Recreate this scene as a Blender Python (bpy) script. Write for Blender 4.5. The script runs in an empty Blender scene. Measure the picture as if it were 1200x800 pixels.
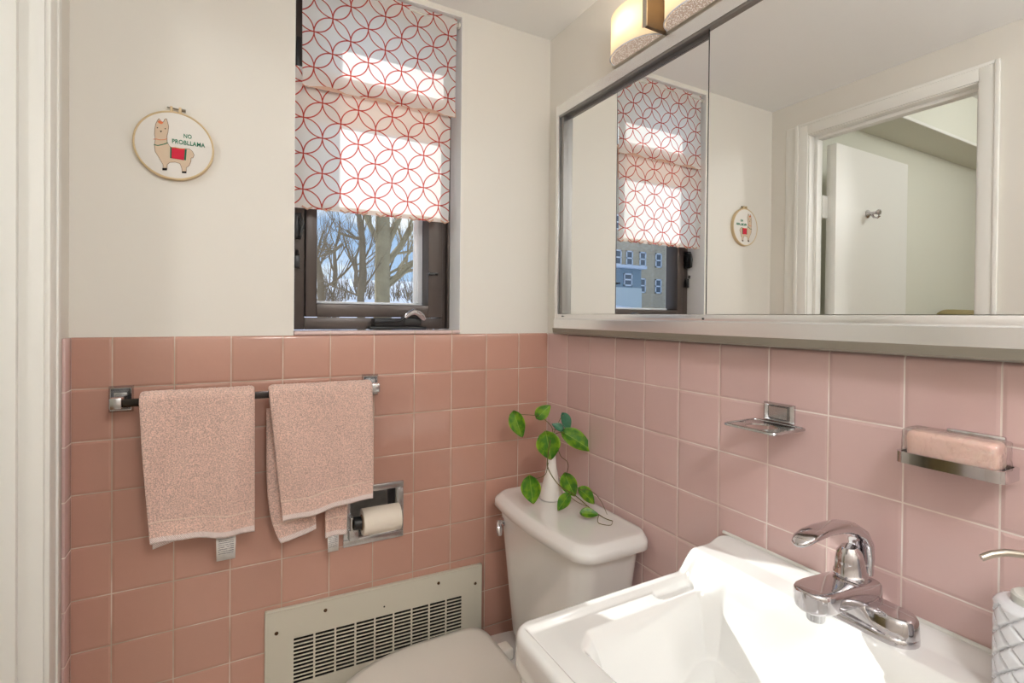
import bpy, bmesh, math, random
import numpy as np
from mathutils import Vector, Matrix, noise
random.seed(7)
C = bpy.context.scene.collection
PI = math.pi

# ------------------------------------------------------------------ helpers
class MB:
    """collects simple solids and links them as one mesh object"""
    def __init__(s): s.bm = bmesh.new()
    def box(s, x0, x1, y0, y1, z0, z1, bev=0, seg=2, mat=0):
        t = bmesh.new(); bmesh.ops.create_cube(t, size=1)
        for v in t.verts:
            v.co = Vector(((x0+x1)/2+v.co.x*(x1-x0), (y0+y1)/2+v.co.y*(y1-y0), (z0+z1)/2+v.co.z*(z1-z0)))
        if bev > 0: bmesh.ops.bevel(t, geom=t.edges[:], offset=bev, segments=seg, profile=0.5, affect='EDGES')
        for f in t.faces: f.material_index = mat
        s.add(t); return s
    def add(s, t, M=None):
        me = bpy.data.meshes.new('tmp'); 
        if M is not None: t.transform(M)
        bmesh.ops.recalc_face_normals(t, faces=t.faces[:])
        t.to_mesh(me); t.free(); s.bm.from_mesh(me); bpy.data.meshes.remove(me)
    def tube(s, pts, r, n=10, cap=True, flat=None):
        """round tube through pts; r number or list; flat = (ratio) squash along second axis"""
        pts = [Vector(p) for p in pts]; N = len(pts)
        if not isinstance(r, (list, tuple)): r = [r]*N
        t = bmesh.new(); rings = []; up = None
        for i, p in enumerate(pts):
            d = (pts[min(i+1, N-1)]-pts[max(i-1, 0)]).normalized()
            if up is None:
                up = Vector((0, 0, 1)) if abs(d.z) < .9 else Vector((0, 1, 0))
            a = d.cross(up)
            if a.length < 1e-5: a = d.cross(Vector((1, 0.1, 0)))
            a.normalize(); b = a.cross(d).normalized(); up = b
            rings.append([t.verts.new(p+a*r[i]*math.cos(2*PI*k/n)+b*r[i]*(flat or 1)*math.sin(2*PI*k/n)) for k in range(n)])
        for i in range(N-1):
            for k in range(n):
                t.faces.new((rings[i][k], rings[i][(k+1) % n], rings[i+1][(k+1) % n], rings[i+1][k]))
        if cap: t.faces.new(rings[0][::-1]); t.faces.new(rings[-1])
        s.add(t); return s
    def lathe(s, prof, n=32, M=None, fn=None):
        """prof = [(r, z)]; axis z"""
        t = bmesh.new(); rings = []
        for r, z in prof:
            rings.append([t.verts.new(((fn(r, z, 2*PI*k/n) if fn else r)*math.cos(2*PI*k/n), (fn(r, z, 2*PI*k/n) if fn else r)*math.sin(2*PI*k/n), z)) for k in range(n)])
        for i in range(len(rings)-1):
            for k in range(n):
                t.faces.new((rings[i][k], rings[i][(k+1) % n], rings[i+1][(k+1) % n], rings[i+1][k]))
        bmesh.ops.contextual_create(t, geom=rings[0]); bmesh.ops.contextual_create(t, geom=rings[-1])
        bmesh.ops.remove_doubles(t, verts=t.verts[:], dist=1e-6)
        s.add(t, M); return s
    def loft(s, secs, cap=True):
        """secs = list of closed rings of equal length"""
        t = bmesh.new(); R = [[t.verts.new(p) for p in q] for q in secs]; n = len(R[0])
        for i in range(len(R)-1):
            for k in range(n):
                t.faces.new((R[i][k], R[i][(k+1) % n], R[i+1][(k+1) % n], R[i+1][k]))
        if cap: t.faces.new(R[0][::-1]); t.faces.new(R[-1])
        s.add(t); return s
    def prism(s, poly, M, h):
        t = bmesh.new(); a = [t.verts.new((x, y, 0)) for x, y in poly]; n = len(poly); E = [t.edges.new((a[k], a[(k+1) % n])) for k in range(n)]
        bmesh.ops.triangle_fill(t, edges=E, use_beauty=True)
        r = bmesh.ops.extrude_face_region(t, geom=t.faces[:])
        for v in [g for g in r['geom'] if isinstance(g, bmesh.types.BMVert)]: v.co.z = h
        s.add(t, M); return s
    def build(s, name, mat, parent=None, angle=35, smooth=True):
        me = bpy.data.meshes.new(name); s.bm.to_mesh(me); s.bm.free()
        for m in (mat if isinstance(mat, (list, tuple)) else [mat]): me.materials.append(m)
        return link(name, me, parent, angle if smooth else None)

def link(name, me, parent=None, angle=35):
    if angle is not None and len(me.polygons):
        me.polygons.foreach_set('use_smooth', [True]*len(me.polygons))
        me.set_sharp_from_angle(angle=math.radians(angle))
    o = bpy.data.objects.new(name, me); C.objects.link(o)
    if parent: o.parent = parent; o.matrix_parent_inverse = Matrix.Translation(-parent.location) if parent.type == 'EMPTY' else Matrix.Identity(4)
    return o
def grid_mesh(name, P, mat, uv=None, parent=None, closed_u=False, angle=180):
    """P: (n,m,3) array of vertices"""
    P = np.asarray(P, dtype=np.float64); n, m = P.shape[:2]
    idx = np.arange(n*m).reshape(n, m)
    if closed_u: idx = np.concatenate([idx, idx[:, :1]], 1)
    f = np.stack([idx[:-1, :-1], idx[:-1, 1:], idx[1:, 1:], idx[1:, :-1]], -1).reshape(-1, 4)
    me = bpy.data.meshes.new(name); me.from_pydata(P.reshape(-1, 3).tolist(), [], f.tolist())
    if uv is not None:
        U = np.asarray(uv, float)
        if closed_u: U = np.concatenate([U, U[:, :1]], 1)
        W = U.shape[1]; ii = np.arange(n*W).reshape(n, W)
        g = np.stack([ii[:-1, :-1], ii[:-1, 1:], ii[1:, 1:], ii[1:, :-1]], -1).reshape(-1)
        l = me.uv_layers.new(name='UVMap'); l.data.foreach_set('uv', U.reshape(-1, 2)[g].ravel())
    me.materials.append(mat)
    return link(name, me, parent, angle)
def tag(o, label=None, cat=None, group=None, kind=None):
    for k, v in (('label', label), ('category', cat), ('group', group), ('kind', kind)):
        if v: o[k] = v
    return o
def empty(name, loc=(0, 0, 0), label=None, cat=None, group=None, kind=None):
    o = bpy.data.objects.new(name, None); C.objects.link(o); o.location = loc; o.empty_display_size = .05
    return tag(o, label, cat, group, kind)
def struct(o): o['kind'] = 'structure'; return o
def copy_tree(o, parent=None, keep=False):
    c = o.copy(); C.objects.link(c)
    if parent: c.parent = parent
    for ch in [q for q in bpy.data.objects if q.parent == o]: copy_tree(ch, c)
    return c

# ------------------------------------------------------------------ materials
class NT:
    def __init__(s, name):
        s.m = bpy.data.materials.new(name); s.m.use_nodes = True; s.t = s.m.node_tree; s.n = s.t.nodes; s.l = s.t.links
        s.b = s.n['Principled BSDF']; s.out = s.n['Material Output']
    def new(s, t, **k):
        q = s.n.new(t)
        for a, v in k.items(): setattr(q, a, v)
        return q
    def put(s, sock, v):
        if v is None: return
        if hasattr(v, 'links'): s.l.new(v, sock)
        else: sock.default_value = v
    def math(s, op, a, b=None, c=None, clamp=False):
        q = s.new('ShaderNodeMath', operation=op, use_clamp=clamp); s.put(q.inputs[0], a); s.put(q.inputs[1], b)
        if c is not None: s.put(q.inputs[2], c)
        return q.outputs[0]
    def mix(s, f, a, b):
        q = s.new('ShaderNodeMix', data_type='RGBA'); s.put(q.inputs[0], f); s.put(q.inputs[6], a); s.put(q.inputs[7], b); return q.outputs[2]
    def ramp(s, f, a, b):  # smoothstep
        q = s.new('ShaderNodeMapRange', interpolation_type='SMOOTHSTEP'); s.put(q.inputs[0], f); q.inputs[1].default_value = a; q.inputs[2].default_value = b; return q.outputs[0]
    def noise(s, scale, detail=2, vec=None, rough=.5):
        q = s.new('ShaderNodeTexNoise'); q.inputs['Scale'].default_value = scale; q.inputs['Detail'].default_value = detail; q.inputs['Roughness'].default_value = rough
        if vec is None: vec = s.obj()
        s.l.new(vec, q.inputs['Vector']); return q.outputs[0]
    def obj(s): 
        if not hasattr(s, '_o'): s._o = s.new('ShaderNodeTexCoord')
        return s._o.outputs['Object']
    def uv(s):
        s.obj(); return s._o.outputs['UV']
    def sep(s, v):
        q = s.new('ShaderNodeSeparateXYZ'); s.l.new(v, q.inputs[0]); return q.outputs
    def comb(s, x, y, z=0.0):
        q = s.new('ShaderNodeCombineXYZ'); s.put(q.inputs[0], x); s.put(q.inputs[1], y); s.put(q.inputs[2], z); return q.outputs[0]
    def bump(s, h, strength=1, dist=.001):
        q = s.new('ShaderNodeBump'); s.l.new(h, q.inputs['Height']); q.inputs['Strength'].default_value = strength; q.inputs['Distance'].default_value = dist
        s.l.new(q.outputs[0], s.b.inputs['Normal']); return q.outputs[0]
def col(c): return (c[0], c[1], c[2], 1)
def srgb(r, g, b):
    f = lambda u: (u/255/12.92 if u/255 <= .04045 else ((u/255+.055)/1.055)**2.4)
    return (f(r), f(g), f(b))
def simple(name, c, rough=.5, metal=0, bump=None, coat=0, var=0, spec=None, ior=None):
    t = NT(name); t.b.inputs['Base Color'].default_value = col(c); t.b.inputs['Roughness'].default_value = rough; t.b.inputs['Metallic'].default_value = metal
    t.b.inputs['Coat Weight'].default_value = coat; t.b.inputs['Coat Roughness'].default_value = .05
    if spec is not None: t.b.inputs['Specular IOR Level'].default_value = spec
    if var:
        n = t.noise(var[0], 3); f = t.mix(n, col([u*(1-var[1]) for u in c]), col([min(1, u*(1+var[1])) for u in c])); t.l.new(f, t.b.inputs['Base Color'])
    if bump: t.bump(t.noise(bump[0], 3), bump[1], bump[2])
    return t.m

def tile_mat(name, ax, off, pitch, c, rows=True, g0=srgb(176, 158, 138), g1=srgb(214, 196, 180)):
    t = NT(name); X = t.sep(t.obj()); u = t.math('DIVIDE', t.math('SUBTRACT', X[ax], off), pitch)
    v = t.math('DIVIDE', t.math('SUBTRACT', X[2], 1.13), .108) if rows else t.math('ADD', t.math('MULTIPLY', X[2], 0.0), .5)
    fu, fv = t.math('FRACT', u), t.math('FRACT', v)
    ed = lambda f: t.math('MINIMUM', f, t.math('SUBTRACT', 1.0, f))
    d = t.math('MINIMUM', ed(fu), ed(fv))
    cell = t.comb(t.math('FLOOR', u), t.math('FLOOR', v), 3.0)
    w = t.new('ShaderNodeTexWhiteNoise', noise_dimensions='3D'); t.l.new(cell, w.inputs['Vector'])
    R = t.sep(w.outputs['Color'])
    grout = t.math('SUBTRACT', 1.0, t.ramp(d, .007, .013))
    base = t.mix(R[0], col([q*.93 for q in c]), col([min(1, q*1.06) for q in c]))
    soft = t.noise(14, 3); base = t.mix(t.math('MULTIPLY', soft, .35), base, col([q*.86 for q in c]))
    gn = t.noise(9, 2)
    gcol = t.mix(t.ramp(gn, .4, .62), col(g0), col(g1))
    t.l.new(t.mix(grout, base, gcol), t.b.inputs['Base Color'])
    t.l.new(t.math('ADD', t.math('MULTIPLY', grout, .5), t.math('ADD', .10, t.math('MULTIPLY', soft, .05))), t.b.inputs['Roughness'])
    # relief: pillowed edge, tilt of each tile, faint waviness of the glaze (heights in metres)
    pill = t.math('MULTIPLY', t.ramp(d, .004, .055), .0009)
    tiltu = t.math('MULTIPLY', t.math('MULTIPLY', t.math('SUBTRACT', R[1], .5), fu), .0011)
    tiltv = t.math('MULTIPLY', t.math('MULTIPLY', t.math('SUBTRACT', R[2], .5), fv), .0011)
    wav = t.math('MULTIPLY', t.noise(30, 1), .0005)
    wv2 = t.math('MULTIPLY', t.noise(110, 1), .00005)
    h = t.math('ADD', t.math('ADD', pill, tiltu), t.math('ADD', tiltv, t.math('ADD', wav, wv2)))
    t.bump(h, 1, 1.0)
    t.b.inputs['Coat Weight'].default_value = .3; t.b.inputs['Coat Roughness'].default_value = .05
    return t.m

PINK = srgb(205, 156, 142)
M = {}
M['tile_b'] = tile_mat('pink_glazed_tile_window_wall_dimmed', 0, -.1021, .10843, srgb(192, 147, 131))  # same pink tile; this wall's weaker, warmer light is put into the colour
M['tile_r'] = tile_mat('pink_glazed_tile_mirror_wall_daylit', 1, -.0030, .1059, srgb(212, 181, 177), g0=srgb(222, 204, 194), g1=srgb(238, 228, 222))  # same pink tile; daylight on this wall put into the paler colour
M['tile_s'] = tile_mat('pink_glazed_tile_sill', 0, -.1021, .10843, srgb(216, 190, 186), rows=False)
M['paint'] = simple('cream_wall_paint', srgb(227, 223, 215), .55, bump=(220, .12, .0006))
M['ceil'] = simple('white_ceiling_paint', srgb(245, 245, 244), .7, bump=(160, .1, .0006))
M['trim'] = simple('white_trim_paint', srgb(236, 235, 230), .42)
M['reveal'] = simple('daylit_white_reveal_paint', srgb(246, 247, 248), .5)  # whiter than the wall paint; daylight on the reveal put into the colour
M['porc'] = simple('white_porcelain', srgb(236, 236, 234), .12, coat=1, spec=.5)
M['porc2'] = simple('toilet_porcelain', srgb(232, 230, 227), .1, coat=.8)
M['seat'] = simple('warm_white_toilet_seat_plastic', srgb(226, 220, 211), .28)
M['chrome'] = simple('polished_chrome', (.64, .62, .64), .07, 1)
M['chrome_old'] = simple('worn_chrome', (.55, .55, .56), .2, 1, var=(60, .25))
M['nickel'] = simple('brushed_nickel', (.62, .57, .50), .28, 1)
M['brass'] = simple('antique_brass', (.22, .16, .11), .4, 1)
M['alu'] = simple('satin_aluminium', (.86, .86, .86), .25, .85)
M['bar'] = simple('dark_reflection_chrome', (.07, .06, .06), .12, 1)  # towel bar chrome made near black; its dark reflection is in the colour
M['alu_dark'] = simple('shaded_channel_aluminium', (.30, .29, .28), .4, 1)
M['black'] = simple('black_plastic', (.012, .012, .013), .35)
M['bronze'] = simple('bronze_painted_metal', srgb(84, 75, 71), .32, .3)
M['cream_metal'] = simple('cream_painted_metal', srgb(206, 200, 184), .4, bump=(90, .15, .0004))
M['dark_void'] = simple('dark_metal_fins', (.02, .018, .015), .7)
M['rust'] = simple('rusty_screw', srgb(92, 66, 42), .6, .6)
M['paper'] = simple('toilet_tissue', srgb(232, 222, 208), .95, bump=(300, .5, .001))
M['wood_light'] = simple('pale_bamboo_hoop', srgb(214, 190, 150), .5, var=(40, .12))
M['screw_metal'] = simple('dull_brass_screw', (.35, .32, .26), .35, 1)
M['linen'] = simple('white_linen', srgb(230, 226, 220), .9, bump=(900, .5, .0006))
M['thread_tan'] = simple('beige_thread', srgb(213, 192, 168), .9, bump=(700, .6, .0006))
M['thread_brown'] = simple('brown_outline_thread', srgb(120, 84, 62), .9)
M['thread_red'] = simple('crimson_thread', srgb(205, 40, 66), .9, bump=(700, .8, .0006))
M['thread_green'] = simple('green_thread', srgb(30, 118, 88), .9)
M['thread_orange'] = simple('orange_thread', srgb(222, 122, 80), .9)
M['thread_black'] = simple('black_thread', srgb(30, 24, 22), .9)
M['bark'] = simple('grey_brown_bark', srgb(170, 152, 118), .95, bump=(8, 1, .03), var=(5, .3))
M['bark2'] = simple('dark_twig_bark', srgb(138, 118, 92), .95, var=(3, .25))
M['snow'] = simple('snow_cover', srgb(226, 230, 240), .9, bump=(2, .6, .06))
M['rod'] = simple('white_shade_rod', srgb(214, 208, 198), .4)
M['floor'] = simple('pale_floor_tile', srgb(205, 200, 192), .3, bump=(30, .1, .0005))
M['tanfab'] = simple('olive_tan_upholstery', srgb(150, 136, 96), .9, bump=(200, .5, .001))
M['caulk'] = simple('white_caulk', srgb(222, 220, 214), .6)
M['hallpaint'] = simple('hall_green_grey_paint', srgb(224, 224, 212), .6)
M['ant'] = simple('dark_wooden_leg', srgb(60, 44, 30), .5)

# mirror
t = NT('silvered_mirror'); t.b.inputs['Base Color'].default_value = (.91, .92, .915, 1); t.b.inputs['Metallic'].default_value = 1; t.b.inputs['Roughness'].default_value = 0.0; M['mirror'] = t.m
# window pane: thin clear sheet
t = NT('window_glass'); tr = t.new('ShaderNodeBsdfTransparent'); tr.inputs[0].default_value = (.95, .97, .96, 1); gl = t.new('ShaderNodeBsdfGlossy'); gl.inputs['Roughness'].default_value = .0
fr = t.new('ShaderNodeFresnel'); fr.inputs[0].default_value = 1.3; mx = t.new('ShaderNodeMixShader'); t.l.new(fr.outputs[0], mx.inputs[0]); t.l.new(tr.outputs[0], mx.inputs[1]); t.l.new(gl.outputs[0], mx.inputs[2]); t.l.new(mx.outputs[0], t.out.inputs[0]); M['glass'] = t.m

# printed shade fabric: red rings on white cotton, thin enough to glow
def ring_fabric(name, ou, ov, R=.0443):
    t = NT(name); U = t.sep(t.uv()); a = R*math.sqrt(2)
    x = t.math('SUBTRACT', U[0], ou); z = t.math('SUBTRACT', U[1], ov)
    wob = t.math('MULTIPLY', t.math('SUBTRACT', t.noise(60, 2), .5), .0016)
    x = t.math('ADD', x, wob)
    p = t.math('DIVIDE', t.math('ADD', x, z), a*math.sqrt(2)); q = t.math('DIVIDE', t.math('SUBTRACT', x, z), a*math.sqrt(2))
    du = t.math('ABSOLUTE', t.math('SUBTRACT', t.math('FRACT', p), .5)); dv = t.math('ABSOLUTE', t.math('SUBTRACT', t.math('FRACT', q), .5))
    def dist(A, B): return t.math('ABSOLUTE', t.math('SUBTRACT', t.math('SQRT', t.math('ADD', t.math('MULTIPLY', A, A), t.math('MULTIPLY', B, B))), .7071))
    d = t.math('MINIMUM', dist(t.math('SUBTRACT', 1.0, du), dv), dist(du, t.math('SUBTRACT', 1.0, dv))); d = t.math('MINIMUM', d, dist(du, dv))
    ink = t.math('SUBTRACT', 1.0, t.ramp(d, .015, .031))
    weave = t.noise(1400, 1)
    c = t.mix(ink, col(srgb(248, 246, 244)), col(srgb(196, 74, 62)))
    df = t.new('ShaderNodeBsdfDiffuse'); tl = t.new('ShaderNodeBsdfTranslucent'); t.l.new(c, df.inputs[0]); t.l.new(c, tl.inputs[0])
    b = t.new('ShaderNodeBump'); t.l.new(weave, b.inputs['Height']); b.inputs['Distance'].default_value = .0006; b.inputs['Strength'].default_value = .5; t.l.new(b.outputs[0], df.inputs['Normal'])
    mx = t.new('ShaderNodeMixShader'); mx.inputs[0].default_value = .50; t.l.new(df.outputs[0], mx.inputs[1]); t.l.new(tl.outputs[0], mx.inputs[2]); t.l.new(mx.outputs[0], t.out.inputs[0])
    return t.m
M['ring_up'] = ring_fabric('ring_print_cotton_upper', -.6415, 2.0324)
M['ring_low'] = ring_fabric('ring_print_cotton_lower', -.5748, 1.5535)
t = NT('shade_lining'); df = t.new('ShaderNodeBsdfDiffuse'); tl = t.new('ShaderNodeBsdfTranslucent'); mx = t.new('ShaderNodeMixShader'); mx.inputs[0].default_value = .4
df.inputs[0].default_value = tl.inputs[0].default_value = col(srgb(224, 190, 170)); t.l.new(df.outputs[0], mx.inputs[1]); t.l.new(tl.outputs[0], mx.inputs[2]); t.l.new(mx.outputs[0], t.out.inputs[0]); M['lining'] = t.m

# terry cloth with dobby border; uv = (across, height above hem) in metres
def terry(name, hem=True):
    t = NT(name); U = t.sep(t.uv()); t.b.inputs['Roughness'].default_value = .95; t.b.inputs['Sheen Weight'].default_value = .35; t.b.inputs['Sheen Roughness'].default_value = .5
    base = srgb(232, 196, 182); n = t.noise(420, 2); big = t.noise(18, 2)
    c = t.mix(t.ramp(n, .3, .7), col([q*.60 for q in base]), col([min(1, q*1.15) for q in base]))
    c = t.mix(t.math('MULTIPLY', big, .25), c, col([q*.9 for q in base]))
    if hem:
        st = t.math('SINE', t.math('MULTIPLY', t.math('ADD', U[0], t.math('MULTIPLY', U[1], .7)), 2*PI/.0032)); stripe = t.ramp(st, -.3, .3)
        hc = t.mix(stripe, col(srgb(214, 180, 174)), col(srgb(240, 236, 232)))
        c = t.mix(t.ramp(U[1], .0155, .0135), c, hc)
        ln = t.math('ABSOLUTE', t.math('SUBTRACT', U[1], .046)); c = t.mix(t.math('MULTIPLY', t.ramp(ln, .0022, .0010), .75), c, col(srgb(238, 214, 198)))
        band = t.math('MULTIPLY', t.ramp(U[1], .045, .043), 1.0); flat = t.math('SUBTRACT', 1.0, t.math('MULTIPLY', band, .7))
        h = t.math('MULTIPLY', t.noise(480, 2), flat)
    else: h = t.noise(480, 2)
    t.l.new(c, t.b.inputs['Base Color']); t.bump(h, .8, .003); return t.m
M['terry'] = terry('pink_terry_cloth')
t = NT('printed_care_tag'); U = t.sep(t.uv()); l1 = t.math('SINE', t.math('MULTIPLY', U[1], 2*PI/.0028)); l2 = t.noise(900, 1)
inn = t.math('MULTIPLY', t.math('MULTIPLY', t.ramp(U[0], .003, .004), t.ramp(U[0], .034, .033)), t.ramp(U[1], .006, .008))
tx = t.math('MULTIPLY', t.math('MULTIPLY', t.ramp(l1, .0, .3), t.ramp(l2, .42, .5)), inn)
t.l.new(t.mix(tx, col(srgb(226, 222, 218)), col(srgb(112, 110, 116))), t.b.inputs['Base Color']); t.b.inputs['Roughness'].default_value = .7; M['tag'] = t.m
# leaf
t = NT('pothos_leaf'); U = t.sep(t.uv()); mid = t.math('ABSOLUTE', t.math('SUBTRACT', U[0], .5))
n = t.noise(60, 3); c = t.mix(t.ramp(n, .35, .7), col(srgb(52, 110, 14)), col(srgb(112, 152, 22)))
c = t.mix(t.ramp(mid, .34, .5), c, col(srgb(150, 178, 40))); c = t.mix(t.math('MULTIPLY', t.ramp(mid, .025, .008), .5), c, col(srgb(160, 186, 80)))
c = t.mix(t.ramp(U[1], .94, .985), c, col(srgb(120, 70, 40)))
t.l.new(c, t.b.inputs['Base Color']); t.b.inputs['Roughness'].default_value = .3; t.bump(t.math('ADD', t.math('MULTIPLY', t.math('SINE', t.math('MULTIPLY', t.math('SUBTRACT', U[1], mid), 60.0)), .15), t.ramp(mid, .0, .05)), .4, .001); M['leaf'] = t.m
M['leaf_dark'] = simple('bluish_green_young_leaf', srgb(58, 112, 84), .25, var=(80, .3))
M['stem'] = simple('green_brown_stem', srgb(96, 88, 36), .5, var=(30, .3))
# soap in cellophane
t = NT('pink_soap'); t.b.inputs['Base Color'].default_value = col(srgb(232, 196, 184)); t.b.inputs['Roughness'].default_value = .35; t.b.inputs['Subsurface Weight'].default_value = .2; t.b.inputs['Subsurface Scale'].default_value = .01
t.b.inputs['Coat Weight'].default_value = .6; t.bump(t.noise(55, 4), .8, .004); M['soap'] = t.m
t = NT('cellophane_wrap'); tr = t.new('ShaderNodeBsdfTransparent'); gl = t.new('ShaderNodeBsdfGlossy'); gl.inputs['Roughness'].default_value = .12
lw = t.new('ShaderNodeLayerWeight'); lw.inputs[0].default_value = .35; bb = t.new('ShaderNodeBump'); nn = t.noise(90, 4); t.l.new(nn, bb.inputs['Height']); bb.inputs['Distance'].default_value = .006
t.l.new(bb.outputs[0], gl.inputs['Normal']); t.l.new(bb.outputs[0], lw.inputs['Normal']); mx = t.new('ShaderNodeMixShader'); t.l.new(t.math('ADD', t.math('MULTIPLY', lw.outputs[1], .5), .1), mx.inputs[0]); t.l.new(tr.outputs[0], mx.inputs[1]); t.l.new(gl.outputs[0], mx.inputs[2]); t.l.new(mx.outputs[0], t.out.inputs[0]); M['wrap'] = t.m
# dispenser glass: milky pressed glass
M['pressed'] = simple('milky_pressed_glass', srgb(228, 230, 236), .12, coat=1)
# lamp fabrics
def lampmat(name, c, e, tr=.5):
    t = NT(name); df = t.new('ShaderNodeBsdfDiffuse'); tl = t.new('ShaderNodeBsdfTranslucent'); em = t.new('ShaderNodeEmission'); df.inputs[0].default_value = tl.inputs[0].default_value = col(c)
    em.inputs[0].default_value = col(c); em.inputs[1].default_value = e; a = t.new('ShaderNodeMixShader'); a.inputs[0].default_value = tr; t.l.new(df.outputs[0], a.inputs[1]); t.l.new(tl.outputs[0], a.inputs[2])
    ad = t.new('ShaderNodeAddShader'); t.l.new(a.outputs[0], ad.inputs[0]); t.l.new(em.outputs[0], ad.inputs[1]); t.l.new(ad.outputs[0], t.out.inputs[0]); return t.m
M['lampshade'] = lampmat('cream_lamp_shade', srgb(246, 234, 208), .30)
M['diffuser_glow'] = lampmat('milk_glass_diffuser', (1, .95, .86), 6.0)
t = NT('crystal_mesh'); br = t.new('ShaderNodeTexVoronoi'); br.inputs['Scale'].default_value = 260; t.l.new(t.obj(), br.inputs['Vector']); m_ = t.ramp(br.outputs['Distance'], .25, .5)
t.l.new(t.mix(m_, col((.9, .85, .82)), col(srgb(150, 116, 98))), t.b.inputs['Base Color']); t.b.inputs['Metallic'].default_value = .2; t.b.inputs['Roughness'].default_value = .15; t.bump(br.outputs['Distance'], 1, .003)
t.b.inputs['Emission Color'].default_value = (1, .82, .66, 1); t.b.inputs['Emission Strength'].default_value = .3; M['crystal'] = t.m
# building brick & siding
t = NT('tan_brick'); X = t.sep(t.obj()); bk = t.new('ShaderNodeTexBrick'); t.l.new(t.comb(t.math('ADD', X[0], X[1]), X[2]), bk.inputs['Vector']); bk.inputs['Scale'].default_value = 1; bk.inputs['Brick Width'].default_value = .22; bk.inputs['Row Height'].default_value = .075; bk.inputs['Mortar Size'].default_value = .008
bk.inputs['Color1'].default_value = col(srgb(206, 186, 154)); bk.inputs['Color2'].default_value = col(srgb(188, 166, 136)); bk.inputs['Mortar'].default_value = col(srgb(210, 200, 184)); t.l.new(bk.outputs[0], t.b.inputs['Base Color']); t.b.inputs['Roughness'].default_value = .9; M['brick'] = t.m
M['siding'] = simple('blue_grey_siding', srgb(140, 158, 168), .7, var=(.5, .1)); M['siding2'] = simple('pale_grey_siding', srgb(214, 220, 216), .7)
M['pane_dark'] = simple('dark_window_pane', srgb(90, 104, 118), .1)
M['white_out'] = simple('white_window_frame', srgb(235, 238, 244), .6)

# ------------------------------------------------------------------ room shell
XL, YF, ZC = -1.149, -2.35, 2.147
OX0, OX1, OZ0, OZ1 = -.7295, -.2935, 1.247, 2.132           # window opening
def slab_holes(mb, ax, u0, u1, z0, z1, d0, d1, holes, bev=0):
    us = sorted({u0, u1, *[h[0] for h in holes], *[h[1] for h in holes]}); zs = sorted({z0, z1, *[h[2] for h in holes], *[h[3] for h in holes]})
    for a, b in zip(us, us[1:]):
        for c, d in zip(zs, zs[1:]):
            mu, mz = (a+b)/2, (c+d)/2
            if any(h[0] < mu < h[1] and h[2] < mz < h[3] for h in holes): continue
            if ax == 'y': mb.box(a, b, d0, d1, c, d)
            else: mb.box(d0, d1, a, b, c, d)
TP = (-.600, -.467, .708, .834); HT = (-.775, -.238, .30, .54)
m = MB(); slab_holes(m, 'y', XL-.1, .12, 0, ZC+.05, .004, .17, [(OX0, OX1, OZ0-.011, OZ1), TP, HT]); wb = struct(m.build('wall_back', M['paint'], smooth=False))
m = MB(); slab_holes(m, 'y', XL, 0, 0, 1.19, 0.0, .004, [TP, HT]); 
cap = [(.0040, 1.19), (0, 1.19), (0, 1.2295), (.0006, 1.2325), (.0020, 1.2348), (.0040, 1.2357)]
m.loft([[(XL, y, z) for y, z in cap], [(0, y, z) for y, z in cap]])
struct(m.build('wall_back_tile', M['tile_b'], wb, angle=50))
m = MB(); m.box(OX1-.0008, OX1+.0006, .0041, .169, OZ0, OZ1+.001); m.box(OX0-.0006, OX0+.0008, .0041, .169, OZ0, OZ1+.001); m.box(OX0, OX1, .0041, .169, OZ1-.0008, OZ1+.0006); struct(m.build('wall_back_reveal', M['reveal'], wb, smooth=False))
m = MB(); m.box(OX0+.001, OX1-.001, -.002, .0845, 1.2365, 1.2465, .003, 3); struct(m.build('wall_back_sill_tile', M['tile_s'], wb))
m = MB(); slab_holes(m, 'x', YF, .004, 0, ZC+.05, .004, .12, [(-1.24, -.10, 1.27, 1.88)]); wr = struct(m.build('wall_right', M['paint'], smooth=False))
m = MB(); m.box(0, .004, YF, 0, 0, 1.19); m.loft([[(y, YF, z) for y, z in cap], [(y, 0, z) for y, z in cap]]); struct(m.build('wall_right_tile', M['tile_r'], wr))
DY0, DY1, DZ = -.665, -.15, 2.006
m = MB(); slab_holes(m, 'x', YF, .004, 0, ZC+.05, XL-.085, XL-.0, [(DY0, DY1, -1, DZ)]); wl = struct(m.build('wall_left', M['paint'], smooth=False))
m = MB(); m.box(XL, XL+.006, -.044, -.0005, 0, 1.236, .002); struct(m.build('wall_left_tile', M['tile_r'], wl))
m = MB(); m.box(XL-.1, .12, YF-.1, YF, 0, ZC+.05); struct(m.build('wall_front', M['paint'], smooth=False))
m = MB(); m.box(XL-.085, .12, YF, .17, ZC, ZC+.05); struct(m.build('ceiling', M['ceil'], smooth=False))
t = NT('pale_hex_floor'); br = t.new('ShaderNodeTexBrick'); br.inputs['Scale'].default_value = 1; br.inputs['Brick Width'].default_value = .05; br.inputs['Row Height'].default_value = .05; br.inputs['Mortar Size'].default_value = .0015; br.offset = 0
br.inputs['Color1'].default_value = col(srgb(222, 216, 206)); br.inputs['Color2'].default_value = col(srgb(212, 204, 194)); br.inputs['Mortar'].default_value = col(srgb(150, 140, 130)); t.l.new(t.obj(), br.inputs['Vector']); t.l.new(br.outputs[0], t.b.inputs['Base Color']); t.b.inputs['Roughness'].default_value = .25
m = MB(); m.box(XL-.085, .12, YF, .17, -.05, 0); struct(m.build('floor', t.m, smooth=False))
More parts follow.
